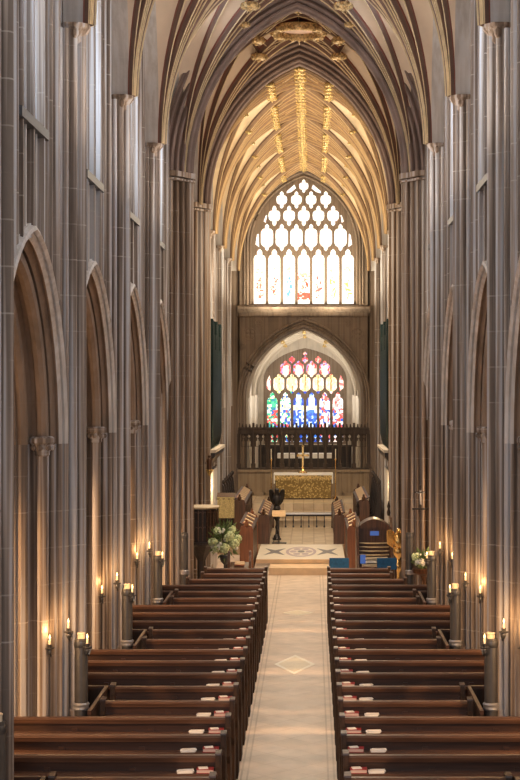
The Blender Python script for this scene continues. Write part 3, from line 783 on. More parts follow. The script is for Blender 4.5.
glass_mesh('stained_glass', w2, PW+.04, PZ0, PZS, PRI, LY1+.16, .062, colL, 'glass_low')

mb = MB(); mb.box(-2, 2, LY1-.08, LY1, 1.0, 2.34); struct(mb.build('trim_chapel_dark_sheet', 'dark_oak'))  # dark sheet added to darken the chapel end below the window
t = empty('chapel_altar', 'distant altar with a white cloth seen through the openwork screen', 'altar', (0, 65.2, 1.0))
mb = MB(); mb.box(-1.1, 1.1, 0, .7, 0, 1.0); mb.build('altar_body', 'dark_oak', t)
mb = MB(); mb.box(-1.15, 1.15, -.03, .73, 1.0, 1.06); mb.box(-1.15, 1.15, -.03, -.01, .86, 1.0); mb.build('cloth', 'paper', t)

# ------------------------------------------------------------------ west end behind the camera, with a window added for frontal light
mb = MB(); mb.box(-3.8, 3.8, -4.6, -4.4, 0, 13.4); ww = struct(mb.build('wall_west', 'stone_up'))
mb = MB(); mb.prism(arch_outline(2.1, 3.5, 8, 3.8), -4.39, -4.37, 'Y'); struct(mb.build('window_west_fill', 'daydim'))  # unseen glowing window, added to light the nave from the front

# ------------------------------------------------------------------ pews
PH = 1.12
def make_pew(x0, x1, rail='pew_rail'):
    """local: x along the bench from x0 (aisle end) to x1, back board at y=0, seat on the +y side"""
    t = empty('pew'); s = 1 if x1 > x0 else -1
    mb = MB(); mb.box(x0, x1, -.018, .018, .08, PH-.05)
    n = max(2, int(abs(x1-x0)/.75))
    for k in range(n+1):
        x = x0+s*.04+(x1-x0-s*.08)*k/n; mb.box(x-.03, x+.03, -.032, -.016, .2, PH-.12)
    mb.build('backrest', 'pew', t)
    mb = MB(); mb.prism([(-.045, PH-.065), (-.05, PH-.02), (-.03, PH), (.03, PH), (.045, PH-.02), (.03, PH-.065)], x0, x1, 'X'); mb.build('top_rail', 'pew_rail', t)
    mb = MB(); mb.prism([(-.17, PH-.185), (-.175, PH-.165), (-.165, PH-.15), (-.02, PH-.158), (-.02, PH-.185)], x0+s*.03, x1, 'X')
    mb.build('book_ledge', 'pew_rail', t)
    mb = MB(); mb.box(x0+s*.03, x1, .0, .30, .43, .465); mb.box(x0+s*.03, x1, .24, .265, .1, .43); mb.build('seat', 'pew', t)
    for xe in (x0, x1-s*.055):
        mb = MB()
        mb.prism([(-.10, 0), (-.10, .62), (-.16, .72), (-.17, PH-.18), (-.085, PH-.10), (-.06, PH+.015), (.05, PH+.025), (.085, PH-.02), (.10, .85), (.18, .68), (.30, .62), (.32, .56), (.31, 0)], min(xe, xe+s*.055), max(xe, xe+s*.055), 'X')
        e = mb.build('end_panel', 'pew_end', t)
        mb = MB(); mb.prism([(-.075, PH+.012), (-.07, PH+.03), (.055, PH+.04), (.095, PH-.015), (.085, PH-.03), (.045, PH+.02)], min(xe, xe+s*.055)-.004, max(xe, xe+s*.055)+.004, 'X'); mb.build('end_cap', 'pew', e)
    return t
ROW0 = 12.95; NROW = 22
X0 = .61
protos = {}
def row_word(i):
    k = NROW-1-i
    return ORD[k]+' row from the front'
book_p = None
for side, nm in ((-1, 'left'), (1, 'right')):
    for i in range(NROW):
        y = ROW0+.9*i; j = i % 5
        kind = 'short' if (j in (1, 2)) else 'full'
        if i >= 19: kind = 'front'
        if i >= 20: kind = 'last'
        x1 = {'short': 2.18, 'full': 4.1, 'front': 2.12, 'last': 1.9}[kind]
        key = (side, kind)
        lab = 'dark oak pew on the %s side of the aisle, %s' % (nm, row_word(i))
        gp = 'pews on the %s of the nave' % nm
        if key not in protos:
            p = make_pew(side*X0, side*x1); protos[key] = p; p['label'] = lab; p['category'] = 'pew'; p['group'] = gp; p.location = (0, y, 0)
        else: p = dup(protos[key], (0, y, 0), lab, gp)
# low partitions closing the pews beside each pier
pp = {}
for side, nm in ((-1, 'left'), (1, 'right')):
    for k, yk in enumerate([14.0, 18.5, 23.0, 27.5]):
        lab = 'dark wooden pew partition wrapping the foot of the %s pier on the %s' % (['edge-of-frame', 'nearest candlelit', 'middle candlelit', 'farthest candlelit'][k], nm)
        if side not in pp:
            t = empty('pew_partition', lab, 'partition', (side*2.22, yk, 0), 0, 'pew partitions')
            mb = MB(); mb.box(0, side*.035, -.72, .80, 0, PH-.04); mb.build('side_panel', 'pew_end', t)
            mb = MB(); mb.box(side*.035, side*1.8, .765, .80, 0, PH-.04); mb.build('back_panel', 'pew_end', t)
            mb = MB(); mb.box(-.004*side, side*.039, -.72, .80, PH-.04, PH); mb.build('side_cap', 'pew', t)
            mb = MB(); mb.box(side*.045, side*1.8, .755, .81, PH-.04, PH); mb.build('back_cap', 'pew', t)
            pp[side] = t
        else: dup(pp[side], (side*2.22, yk, 0), lab, 'pew partitions')
# hymn books and service sheets on the ledges
LZ = PH-.150
def make_book():
    t = empty('hymn_book'); mb = MB()
    mb.box(-.085, .085, -.055, .055, 0, .006); mb.box(-.085, .085, -.055, .055, .036, .042); mb.box(-.085, .085, .049, .055, 0, .042); mb.build('cover', 'red_book', t)
    mb = MB(); mb.box(-.08, .08, -.05, .049, .006, .036); mb.build('pages', 'page', t)
    mb = MB(); mb.obox((-.02, 0, .046), (.045, .01, 0), (-.008, .04, 0), (0, 0, .0035)); mb.build('slip', 'paper', t)
    return t
def make_sheet():
    mb = MB()
    for k in range(4):
        a = random.uniform(-.12, .12); mb.obox((random.uniform(-.012, .012), random.uniform(-.006, .006), .0035+k*.006), (.075*math.cos(a), .075*math.sin(a), 0), (-.045*math.sin(a), .045*math.cos(a), 0), (0, 0, .003))
    return mb.build('service_sheets', 'paper')
bk = None; sh = None
for side, nm in ((-1, 'left'), (1, 'right')):
    for i in range(1, NROW):
        y = ROW0+.9*i-.11; r = random.uniform
        lab = 'red hymn book on the %s pew ledge, %s' % (nm, row_word(i))
        loc = (side*(X0+.150+r(0, .006)), y+.003, LZ); 
        if bk is None: bk = make_book(); bk['category'] = 'book'; bk.location = loc; bk['label'] = lab; bk['group'] = 'hymn books on the pew ledges'; b_ = bk
        else: b_ = dup(bk, loc, lab, 'hymn books on the pew ledges')
        b_.rotation_euler.z = r(-.02, .02)
        lab = 'loose white service sheets on the %s pew ledge, %s' % (nm, row_word(i))
        loc = (side*(X0+.355+r(-.02, .05)), y, LZ)
        if sh is None: sh = make_sheet(); tag(sh, lab, 'papers', 'service sheets on the pew ledges'); sh.location = loc; s_ = sh
        else: s_ = dup(sh, loc, lab, 'service sheets on the pew ledges')
        s_.rotation_euler.z = r(-.1, .1)

# ------------------------------------------------------------------ candle stands, sconces, candles
def make_post(side):
    t = empty('candle_post')
    mb = MB(); mb.lathe([(.078, 0), (.078, 1.88), (.07, 1.90)], 0, 0, 0, 16); mb.build('shaft', 'post', t, smooth=40)
    mb = MB(); mb.lathe([(.085, 1.07), (.095, 1.09), (.088, 1.115), (.098, 1.14), (.08, 1.16)], 0, 0, 0, 16); mb.build('collar', 'silver', t, smooth=40)
    mb = MB(); mb.lathe([(.045, 1.88), (.045, 1.95), (.05, 1.955), (.05, 1.965)], -side*.0, 0, 0, 14); mb.build('cap', 'cream', t, smooth=40)
    mb = MB(); mb.lathe([(.082, 1.80), (.086, 1.83), (.08, 1.87)], 0, 0, 0, 16); mb.build('upper_ring', 'metal_dark', t, smooth=40)
    return t
def make_sconce():
    t = empty('candle_sconce')
    mb = MB(); mb.lathe([(.014, -.09), (.024, -.06), (.018, -.035), (.055, -.02), (.058, -.008), (.028, -.01)], 0, 0, 0, 12); mb.build('drip_tray', 'metal_dark', t, smooth=40)
    mb = MB(); mb.lathe([(.022, -.012), (.027, .03), (.020, .03), (.019, 0)], 0, 0, 0, 12); mb.build('cup', 'metal_dark', t, smooth=40)
    mb = MB(); mb.tube([(0, 0, -.06), (0, .08, -.12), (0, .20, -.10), (0, .26, -.06)], .012, 8); mb.build('arm', 'metal_dark', t, smooth=40)
    return t
def make_candle():
    t = empty('candle')
    mb = MB(); mb.lathe([(.015, 0), (.015, .105), (.011, .11)], 0, 0, 0, 12); mb.build('wax', 'wax', t, smooth=40)
    mb = MB(); mb.cyl(0, 0, .108, .122, .002, 6); mb.build('wick', 'bronze', t)
    mb = MB(); mb.lathe([(.003, .115), (.009, .128), (.010, .14), (.005, .16), (.001, .178)], 0, 0, 0, 8); mb.build('flame', 'flame', t, smooth=60)
    return t
post0 = {}; sc0 = None; cd0 = None
pw = {13: 'edge-of-frame', 18: 'nearest', 23: 'second', 27: 'third', 31: 'crossing'}
def light(name, kind, loc, energy, col, size=.1, rot=None, size_y=None, spread=None, spot=None):
    l = bpy.data.lights.new(name, kind); l.energy = energy; l.color = col
    if kind == 'AREA':
        l.size = size
        if size_y: l.shape = 'RECTANGLE'; l.size_y = size_y
        if spread: l.spread = spread
    elif kind == 'SPOT': l.spot_size = spot or 1.2; l.spot_blend = .6; l.shadow_soft_size = size
    else: l.shadow_soft_size = size
    o = bpy.data.objects.new(name, l); C.objects.link(o); o.location = loc
    if rot: o.rotation_euler = rot
    return o
for side, nm in ((-1, 'left'), (1, 'right')):
    for k, yk in enumerate([14.0, 18.5, 23.0, 27.5, 31.9]):
        w = ['edge-of-frame', 'nearest', 'middle', 'farthest', 'crossing'][k]
        yp = yk-.42
        loc = (side*2.375, yp, 0) if 0 < k < 4 else ((side*2.44, yp, 0) if k == 0 else (side*2.26, 31.25, 0))
        lab = 'dark round post with a silver collar in front of the %s pier on the %s' % (w, nm)
        if side not in post0:
            post0[side] = p = make_post(side); p.location = loc; p['label'] = lab; p['category'] = 'post'; p['group'] = 'candle posts'
        else:
            q_ = dup(post0[side], loc, lab, 'candle posts')
            if k == 4:
                for c_ in list(q_.children):
                    if c_.name.startswith('cap'): bpy.data.objects.remove(c_)
        if k in (0, 4): continue
        spots = [('inner', side*2.285, yp-.13, 1.83, 'lowest and closest to the nave'), ('centre', side*2.52, yp-.02, 1.99, 'highest of the cluster'), ('outer', side*2.73, yp-.06, 1.81, 'on the arch side of the cluster')]
        if k in (2, 3): spots.append(('deep', side*3.05, yp-.20, 2.10, 'deepest in the arch'))
        for (nmn, x, y, z, ds) in spots:
            ls = 'iron sconce on the %s pier, %s, %s' % (w, nm, ds)
            lc = 'lit candle on the %s pier, %s, %s' % (w, nm, ds)
            if sc0 is None:
                sc0 = make_sconce(); sc0.location = (x, y, z); sc0['label'] = ls; sc0['category'] = 'sconce'; sc0['group'] = 'candle sconces'
                cd0 = make_candle(); cd0.location = (x, y, z); cd0['label'] = lc; cd0['category'] = 'candle'; cd0['group'] = 'candles on the piers'; cd0.scale = (.85, .85, .8)
            else:
                dup(sc0, (x, y, z), ls, 'candle sconces'); dup(cd0, (x, y, z), lc, 'candles on the piers')
            light('candle_light', 'POINT', (x, y-.03, z+.2), 1.9, (1, .55, .22), .03)

# ------------------------------------------------------------------ pulpit
t = empty('pulpit', 'dark carved octagonal wooden pulpit against the left crossing pier behind the flowers', 'pulpit', (-2.20, 35.3, 0))
mb = MB(); R0 = .40
mb.lathe([(.10, 0), (.10, .9), (.14, 1.0), (.30, 1.22), (R0, 1.28), (R0, 1.34)], 0, 0, 0, 8, 0, PI/8); mb.build('stem', 'dark_oak', t)
mb = MB(); mb.lathe([(R0-.05, 1.34), (R0-.05, 2.08)], 0, 0, 0, 8, 0, PI/8)
mb.build('drum', 'dark_oak', t)
mb = MB(); mb.lathe([(R0-.02, 2.08), (R0+.02, 2.10), (R0+.03, 2.12), (R0+.01, 2.135), (R0-.08, 2.135)], 0, 0, 0, 8, 0, PI/8); mb.build('rim', 'cream', t)
mb = MB()
for k in range(8):
    a0 = PI/8+k*PI/4; a1 = a0+PI/4; p0 = Vector((R0*math.cos(a0), R0*math.sin(a0), 0)); p1 = Vector((R0*math.cos(a1), R0*math.sin(a1), 0))
    for f in (0, .33, .67, 1):
        p = p0.lerp(p1, f)*.97; mb.tube([(p.x, p.y, 1.36), (p.x, p.y, 2.06)], .014 if 0 < f < 1 else .024, 6)
    for f in (.165, .5, .835):
        for q in (.0, 1.0):
            c = p0.lerp(p1, f)*.97; tt = (p1-p0).normalized()
            pts = [c+tt*(.055*math.cos(b*PI/8))+Vector((0, 0, 1.93+.07*math.sin(b*PI/8)*1.2-q*.33)) for b in range(9)]
            mb.tube(pts, .009, 5)
mb.build('tracery_panel', 'pew_rail', t)

# gold cloth on a lectern next to the pulpit
t = empty('cloth_lectern', 'square gold embroidered cloth hanging on a dark lectern beyond the flowers', 'lectern', (-1.76, 37.35, 0))
mb = MB(); mb.cyl(0, .1, 0, 1.75, .035, 10); mb.lathe([(.2, 0), (.18, .05), (.05, .09)], 0, .1, 0, 12); mb.build('stand', 'dark_oak', t)
mb = MB(); mb.obox((0, .10, 2.20), (.22, 0, 0), (0, .17, .06), (0, -.006, .015)); mb.build('desk', 'stall', t)
mb = MB(); mb.rows([[(-.205+.41*i/12, -.075+.008*math.sin(i*1.7+j*.3), 2.19-.5*j/8) for i in range(13)] for j in range(9)]); mb.rows([[(-.205+.41*i/12, -.069+.008*math.sin(i*1.7+j*.3), 2.19-.5*j/8) for i in range(13)] for j in range(9)])
mb.build('gold_cloth', 'goldcloth', t, smooth=60)

# ------------------------------------------------------------------ flowers
def flowers(name, label, loc, R, H, vase, nbl, seed, dense=1.0):
    r = random.Random(seed); t = empty(name, label, 'flowers', loc)
    mb = MB(); mb.lathe(vase, 0, 0, 0, 16); mb.build('vase', 'metal_dark' if seed == 1 else 'stall', t, smooth=40)
    vz = vase[-1][1]; mb = MB(); c0 = Vector((0, 0, vz))
    for k in range(int(420*dense)):
        d = Vector((r.gauss(0, 1), r.gauss(0, 1), r.gauss(.25, .9))).normalized()
        q = r.uniform(.35, 1.0); p = c0+Vector((d.x*R*q, d.y*R*q, H*.42+d.z*H*.55*q))
        l = r.uniform(.05, .10); w = l*.28; up = (d+Vector((0, 0, r.uniform(-.4, .6)))).normalized(); sd = up.cross(Vector((r.random(), r.random(), r.random()))).normalized()*w
        n = up.cross(sd).normalized()*.004
        mb.add([p-up*l*.5, p+sd, p+up*l, p-sd, p+n*2], [(0, 1, 4), (1, 2, 4), (2, 3, 4), (3, 0, 4), (0, 3, 2, 1)])
    for k in range(26):
        d = Vector((r.gauss(0, .6), r.gauss(0, .6), 1)).normalized(); mb.tube([c0+Vector((0, 0, -.02)), c0+Vector((d.x*R*.5, d.y*R*.5, H*.3)), c0+Vector((d.x*R, d.y*R, H*(.6+.3*r.random())))], .006, 5)
    f = mb.build('foliage', 'leaf', t); 
    for k in range(nbl):
        a = r.uniform(0, 2*PI); el = r.uniform(-.5, .9); rr = r.choice([.05, .04, .03, .085])
        p = c0+Vector((R*.85*math.cos(a)*math.cos(el), -abs(R*.85*math.sin(a)*math.cos(el)), H*.4+H*.45*math.sin(el)))
        if k < 3 and seed == 1: rr = .11; p = c0+Vector(((.02, -.32, .18), (.12, -.30, .44), (.22, -.26, .28))[k])
        b = MB()
        for q in range(26):
            d = Vector((r.gauss(0, 1), r.gauss(0, 1), r.gauss(0, 1))).normalized(); b.ball(p+d*rr*.72, rr*.36, 6)
        b.ball(p, rr*.75, 8)
        b.build('bloom', 'bloom' if rr > .08 else 'white_petal', t, smooth=70)
    return t
flowers('flower_arrangement', 'large arrangement of white and pale green flowers on a stand in front of the pulpit', (-1.60, 34.0, 0), .35, .78,
        [(.16, 0), (.16, .04), (.03, .08), (.025, .95), (.09, 1.02), (.12, 1.12), (.11, 1.16)], 30, 1)
flowers('flower_arrangement', 'smaller arrangement of white flowers and greenery at the foot of the right crossing pier', (2.52, 30.92, 0), .22, .40,
        [(.14, 0), (.14, .04), (.03, .08), (.025, .95), (.08, 1.08), (.22, 1.14), (.24, 1.22), (.22, 1.23)], 20, 2, .7)

# ------------------------------------------------------------------ eagle lecterns
def eagle(name, label, cat, loc, mat, scale, H, rz=0, fr=.24, ws=1.0):
    t = empty(name, label, cat, loc, rz)
    mb = MB(); mb.lathe([(fr, 0), (fr, .04), (fr*.8, .07), (fr*.7, .12), (.04, .18)], 0, 0, 0, 16); mb.build('foot', mat, t, smooth=40)
    s = scale
    mb = MB(); mb.lathe([(.05, .16), (.035, .3), (.06, .38), (.03, .45), (.03, H*.55), (.085, H*.62), (.10, H*.68), (.06, H*.76), (.03, H*.8), (.09, H*.88), (.12, H*.93), (.09, H)], 0, 0, 0, 16); mb.build('stem', mat, t, smooth=50)
    b = MB()
    b.ball((0, 0, H+.22*s), .13*s, 14, 0, (1, .95, 1.7), Matrix.Rotation(-.25, 3, 'X'))
    b.ball((0, -.04*s, H+.47*s), .07*s, 12, 0, (1, 1.1, 1)); b.tube([(0, -.08*s, H+.48*s), (0, -.14*s, H+.46*s), (0, -.155*s, H+.42*s)], .025*s, 8, 0, .004*s)
    b.tube([(0, -.02*s, H+.30*s), (0, -.05*s, H+.44*s)], .075*s, 10, 0, .06*s)
    b.tube([(0, .08*s, H+.05*s), (0, .2*s, H-.12*s)], .07*s, 8, 0, .04*s)
    for q in (-1, 1): b.tube([(q*.05*s, -.02*s, H+.1*s), (q*.05*s, -.04*s, H)], .03*s, 8)
    b.build('eagle_body', mat, t, smooth=60)
    for q in (-1, 1):
        w = MB()
        for k in range(7):
            f = k/6; top = (q*(.09+(.02+.19*f)*ws)*s, .02*s, H+(.40+.10*math.sin(f*2.2))*s); bot = (q*(.07+(.02+.15*f)*ws)*s, .12*s, H+(.02+.10*f)*s)
            w.tube([bot, ((bot[0]+top[0])/2+q*.02*s, .05*s, (bot[2]+top[2])/2), top], .018*s, 6, 0, .034*s)
        w.build('wing', mat, t, smooth=60)
    return t
eagle('eagle_lectern', 'polished brass eagle lectern on a baluster stem beside the right crossing pier', 'lectern', (2.22, 34.8, 0), 'gold', .85, 1.22, .5)
eagle('eagle_lectern', 'black eagle shaped lectern on a slender post on the left of the altar steps', 'lectern', (-.74, 46.2, .302), 'bronze', 1.0, 1.0, fr=.13, ws=.55)
t = empty('reading_desk', 'plain light wooden reading desk on a thin black stand in the middle of the choir', 'lectern', (-.66, 45.2, .302))
mb = MB(); mb.box(-.20, .22, -.14, .12, 0, .025); mb.build('base_plate', 'bronze', t)
mb = MB(); mb.cyl(0, 0, .025, .80, .016, 8); mb.tube([(.0, 0, .6), (-.16, .02, .02)], .01, 6); mb.build('stand', 'metal_dark', t)
mb = MB(); mb.obox((0, 0, .86), (.195, 0, 0), (0, .05, .085), (0, -.012, .006)); mb.build('desk_top', wood('light_oak', (.60, .36, .14), (.78, .50, .22), .4), t)

# ------------------------------------------------------------------ choir stalls
def stall_desk(name, label, cat, x0, x1, y0, y1, zb, h, side, mat, nb, cover='page', fancy=True):
    """desk with a sloping book board; side=-1 left; slope falls to the outside where the choir sits"""
    t = empty(name, label, cat, ((x0+x1)/2, y0, zb), 0, 'choir stall desks'); hw = (x1-x0)/2; L = y1-y0
    mb = MB()
    mb.box(-hw+.05, hw-.05, .06, L-.06, 0, h-.12)
    mb.build('desk_body', mat, t)
    for k in range(int(L/.6)):
        mb = MB(); y = .3+k*.6; xf = -side*(hw-.04); mb.box(min(xf, xf-side*.02), max(xf, xf-side*.02), y-.2, y+.2, .15, h-.25); mb.build('front_panel', 'stall', t)
    for y in (0, L-.07):
        mb = MB(); mb.prism([(-hw, 0), (-hw, h-.12), (-hw*.8, h-.02), (-hw*.35, h), (0, h-.06), (hw*.35, h), (hw*.8, h-.02), (hw, h-.12), (hw, 0)], y, y+.07, 'Y')
        if fancy:
            mb.ball((0, y+.035, h+.03), .06, 8, 0, (1, .8, 1.3)); mb.ball((0, y+.035, h+.12), .035, 8)
        mb.build('desk_end', mat, t)
    mb = MB(); sl = .09
    mb.prism([(-hw, h-.05-side*sl), (hw, h-.05+side*sl), (hw, h-.02+side*sl), (-hw, h-.02-side*sl)][::1], .07, L-.07, 'Y')
    mb.build('book_board', 'pew', t)
    return t
def open_book(label, loc, ang, group):
    global ob0
    if ob0 is None:
        t = empty('open_book'); 
        mb = MB(); mb.box(-.125, .125, -.16, .16, 0, .008); mb.build('cover', 'red_book', t)
        mb = MB()
        for s in (-1, 1): mb.rows([[(x, s*q*.15, .01+.028*math.sin(min(1, q*1.6)*PI*.62)) for q in [i/6 for i in range(7)]] for x in (-.115, .115)])
        mb.box(-.115, .115, -.15, .15, .008, .014)
        mb.build('pages', 'warm_page', t, smooth=50); ob0 = t
    else: t = dup(ob0, loc)
    t.location = loc; t.rotation_euler = (0, ang, 0); t['label'] = label; t['category'] = 'book'; t['group'] = group
    return t
ob0 = None
for side, nm in ((-1, 'left'), (1, 'right')):
    def sx(a, b): return (min(side*a, side*b), max(side*a, side*b))
    defs = [('inner front', .92, 1.26, 44.95, 50.2, .302, .86, 'stall', 6), ('near front', 1.20, 1.54, 39.7, 43.4, 0, 1.30, 'stall_red', 4), ('raised back', 1.62, 1.96, 45.0, 50.2, .302, 1.28, 'stall', 8)]
    for (ds, a, b, y0, y1, zb, h, mt, nb) in defs:
        x0, x1 = sx(a, b)
        stall_desk('choir_desk', 'carved oak choir desk, the %s one on the %s side' % (ds, nm), 'desk', x0, x1, y0, y1, zb, h, side, mt, nb)
        for k in range(nb):
            y = y0+.4+(y1-y0-.8)*k/(nb-1)
            f = ORD[k]
            open_book('open book on the %s choir desk, %s side, %s from the near end' % (ds, nm, f), ((x0+x1)/2, y, zb+h-.015), -side*math.atan(.09*2/(x1-x0)*1.0), 'open books on the choir desks')
    # seating with high backs against the piers
    x0, x1 = sx(2.02, 2.30)
    for k in range(5):
        lab = 'high backed carved choir stall on the %s, %s from the nave' % (nm, ORD[k])
        if k == 0:
            t = empty('choir_stall', lab, 'choir stall', (side*2.16, 45.0, .302), 0, 'choir stalls'); 
            mb = MB(); mb.box(-.14, .14, .06, .92, .40, .45); mb.build('seat', 'stall', t)
            mb = MB(); mb.box(side*.11, side*.14, .0, .95, 0, 1.5); mb.build('backrest', 'stall', t)
            for y in (0, .92):
                mb = MB(); mb.prism([(side*-.14, 0), (side*-.14, .75), (side*-.05, .82), (side*.02, 1.2), (side*.06, 1.62), (side*.14, 1.75), (side*.14, 0)], y, y+.05, 'Y'); mb.ball((side*.09, y+.025, 1.78), .05, 8, 0, (1, .5, 1.5)); mb.build('arm_end', 'dark_oak', t)
            seat0 = t
        else: dup(seat0, (side*2.16, 45.0+1.02*k, .302), lab, 'choir stalls')

# organ console on the right
t = empty('organ_console', 'dark curved wooden organ console with painted blue reflections on the right of the choir steps', 'organ console', (1.74, 35.85, 0))
def sway(w, z0, z1, d0, d1, n=10):
    return None
mb = MB(); mb.box(-.36, .36, .25, .85, 0, 1.55); mb.build('case', 'stall', t)
mb = MB(); mb.prism([(-.42+.84*i/12, 1.55+.22*math.sin(PI*i/12)) for i in range(13)], .2, .9, 'Y'); mb.build('curved_top', 'stall', t)
mb = MB()
for k in range(4):
    z = .95+.09*k; pts = [(-.34+.68*i/10, .2-.10*math.sin(PI*i/10)-.02*k*0, z+.05*math.cos(i*PI/5)*0) for i in range(11)]; mb.tube(pts, .016, 6)
mb.build('stop_rail', 'rib_gold', t)
for k in range(3):
    mb = MB(); mb.box(-.30, .30, -.02-.10*(2-k), .20, .72+.07*k, .76+.07*k); mb.build('keyboard', 'paper' if k == 1 else 'cream', t)
for q in (-1, 1):
    mb = MB(); mb.prism([(-.30, 0), (-.30, .70), (-.12, .95), (.1, 1.60), (.3, 1.8), (.85, 1.8), (.85, 0)], min(q*.36, q*.42), max(q*.36, q*.42), 'X'); mb.build('side_cheek', 'stall', t)
mb = MB(); mb.box(-.34, -.22, -.32, -.30, .80, 1.00); 
m_b = simple('blue_reflection', (.05, .1, .3), .2, emis=(.12, .25, .75), estr=.25); mb.build('reflection_panel', m_b, t); mb = MB(); mb.box(-.1, .1, .10, .12, 1.40, 1.50); mb.build('reflection_panel', m_b, t)  # glowing panels stand in for blue reflections on the wood
mb = MB(); mb.box(-.34, .34, -.28, .25, .66, .72); mb.box(-.34, .34, -.20, -.16, 0, .66); mb.build('key_desk', 'stall', t)
for q in (-1, 1):
    mb = MB(); mb.lathe([(.03, 1.8), (.045, 1.88), (.02, 1.96), (.04, 2.02), (.004, 2.15)], q*.36, .8, 0, 8); mb.build('finial', 'dark_oak', t, smooth=50)

# organ cases hung on the choir walls
for side, nm in ((-1, 'left'), (1, 'right')):
    mb = MB(); mb.box(side*2.26, side*2.45, 38.3, 42.2, 0, 2.68); struct(mb.build('wall_choir_'+nm, 'stone_pale_lit'))
    t = empty('organ_case', 'tall dark green organ pipes in a bracketed case high on the %s choir wall' % nm, 'organ pipes', (side*2.36, 40.45, 0), 0, 'organ cases')
    mb = MB(); mb.box(side*-.06, side*.24, -1.85, 1.85, 3.25, 5.9); mb.build('case', 'dark_oak', t)
    mb = MB(); mb.prism([(side*-.26, 3.22), (side*-.26, 3.10), (side*.0, 2.78), (side*.24, 2.7), (side*.24, 3.22)], -1.95, 1.95, 'Y'); mb.build('bracket', 'dark_oak', t)
    mb = MB(); mb.box(side*-.29, side*.24, -1.98, 1.98, 3.20, 3.27); mb.build('cornice', 'stone_pale', t)
    for k in range(13):
        y = -1.7+k*3.4/12; h = 2.5+.75*abs(math.cos(k*PI/6)); mb = MB()
        mb.lathe([(.03, 3.27), (.09, 3.55), (.10, 3.57), (.10, 3.27+h)], side*-.12, y, 0, 12); mb.build('organ_pipe', 'pipe', t, smooth=40)

# ------------------------------------------------------------------ altar
t = empty('altar', 'altar with a gold brocade frontal and white linen top below the openwork screen', 'altar', (0, 54.2, .93))
mb = MB(); mb.box(-.98, .98, .05, .75, 0, .84); mb.build('altar_body', 'stall', t)
mb = MB(); mb.box(-.96, .96, .0, .05, .04, .84); mb.build('frontal', 'frontal', t)
mb = MB(); mb.box(-1.0, 1.0, -.03, .03, .70, .84)
for k in range(30): mb.box(-.98+k*.066, -.95+k*.066, -.035, .0, .66, .70)
mb.build('fringe', 'gilt', t)
mb = MB(); mb.box(-1.03, 1.03, -.06, .78, .84, .90); mb.box(-1.03, -.99, -.04, .7, .55, .84); mb.box(.99, 1.03, -.04, .7, .55, .84); mb.build('linen', 'paper', t)
t = empty('altar_cross', 'tall gilt cross standing on the centre of the altar', 'cross', (-.02, 54.5, 1.83))
mb = MB(); mb.lathe([(.16, 0), (.15, .05), (.08, .08), (.04, .16), (.06, .2), (.025, .26)], 0, 0, 0, 12); mb.build('base', 'gold', t, smooth=40)
mb = MB(); mb.box(-.03, .03, -.02, .02, .25, .92); mb.box(-.17, .17, -.02, .02, .58, .65)
for p in ((0, .93), (-.17, .615), (.17, .615), (0, .615)): mb.ball((p[0], 0, p[1]), .05, 8, 0, (1, .5, 1))
mb.build('cross', 'gold', t)
for q, nm in ((-1, 'left'), (1, 'right')):
    t = empty('altar_candlestick', 'slender gilt candlestick standing at the %s end of the altar' % nm, 'candlestick', (q*1.12, 54.3, .93), 0, 'altar candlesticks')
    mb = MB(); mb.lathe([(.10, 0), (.09, .05), (.025, .1), (.018, .7), (.03, .75), (.015, .8), (.015, 1.35), (.05, 1.40), (.02, 1.41)], 0, 0, 0, 10); mb.build('stick', 'gold', t, smooth=40)
    mb = MB(); mb.cyl(0, 0, 1.41, 1.75, .016, 8); mb.build('candle', 'wax', t)
# communion rail
t = empty('altar_rail', 'low altar rail with a pale top crossing the choir in front of the altar steps', 'rail', (0, 50.35, .302))
mb = MB(); mb.box(-.85, 1.02, -.07, .07, .42, .48); mb.build('top_rail', 'chrome', t)
mb = MB(); mb.box(-.85, 1.02, -.03, .03, .36, .42); mb.build('under_rail', 'dark_oak', t)
for k in range(8):
    mb = MB(); x = -.80+k*.25; mb.lathe([(.03, 0), (.03, .04), (.012, .08), (.02, .2), (.012, .3), (.02, .37)], x, 0, 0, 8); mb.build('baluster', 'metal_dark', t, smooth=50)

# ------------------------------------------------------------------ front row pieces
t0 = None
for k, (x, ds) in enumerate(((.80, 'beside the aisle'), (1.80, 'nearer the right crossing pier'))):
    lab = 'blue padded chair in front of the right pews, %s' % ds
    loc = (x+.07, 32.75, 0)
    if t0 is None:
        t = empty('blue_chair', lab, 'chair', loc, 0, 'blue padded chairs'); t0 = t
        mb = MB(); mb.box(-.205, .205, -.03, .03, .99, 1.23); mb.build('back_pad', 'blue', t)
        mb = MB(); mb.box(-.21, .21, .0, .42, .42, .50); mb.build('seat_pad', 'blue', t)
        for q in (-1, 1):
            for (yy, hh) in ((-.01, 1.18), (.39, .42)):
                mb = MB(); mb.box(q*.19-.02, q*.19+.02, yy-.015, yy+.02, 0, hh); mb.build('leg', 'stall', t)
    else: dup(t0, loc, lab, 'blue padded chairs')
t = empty('prayer_desk', 'small dark prayer desk with a curved carved end in front of the left pews', 'prayer desk', (-1.24, 33.1, 0))
mb = MB(); mb.box(-.20, .20, .0, .04, 0, .98); mb.box(-.20, .20, .0, .30, .35, .38); mb.build('front', 'dark_oak', t)
mb = MB(); mb.obox((0, .12, 1.02), (.20, 0, 0), (0, .14, .05), (0, -.003, .012)); mb.build('sloping_top', 'stall', t)
for q in (-1, 1):
    mb = MB(); mb.prism([(-.02, 0), (-.02, .9), (-.06, 1.0), (-.02, 1.12), (.05, 1.22), (.06, 1.32), (.12, 1.34), (.12, 1.2), (.20, 1.05), (.28, .95), (.28, 0)], min(q*.2, q*.25), max(q*.2, q*.25), 'X'); mb.build('end_panel', 'stall', t)
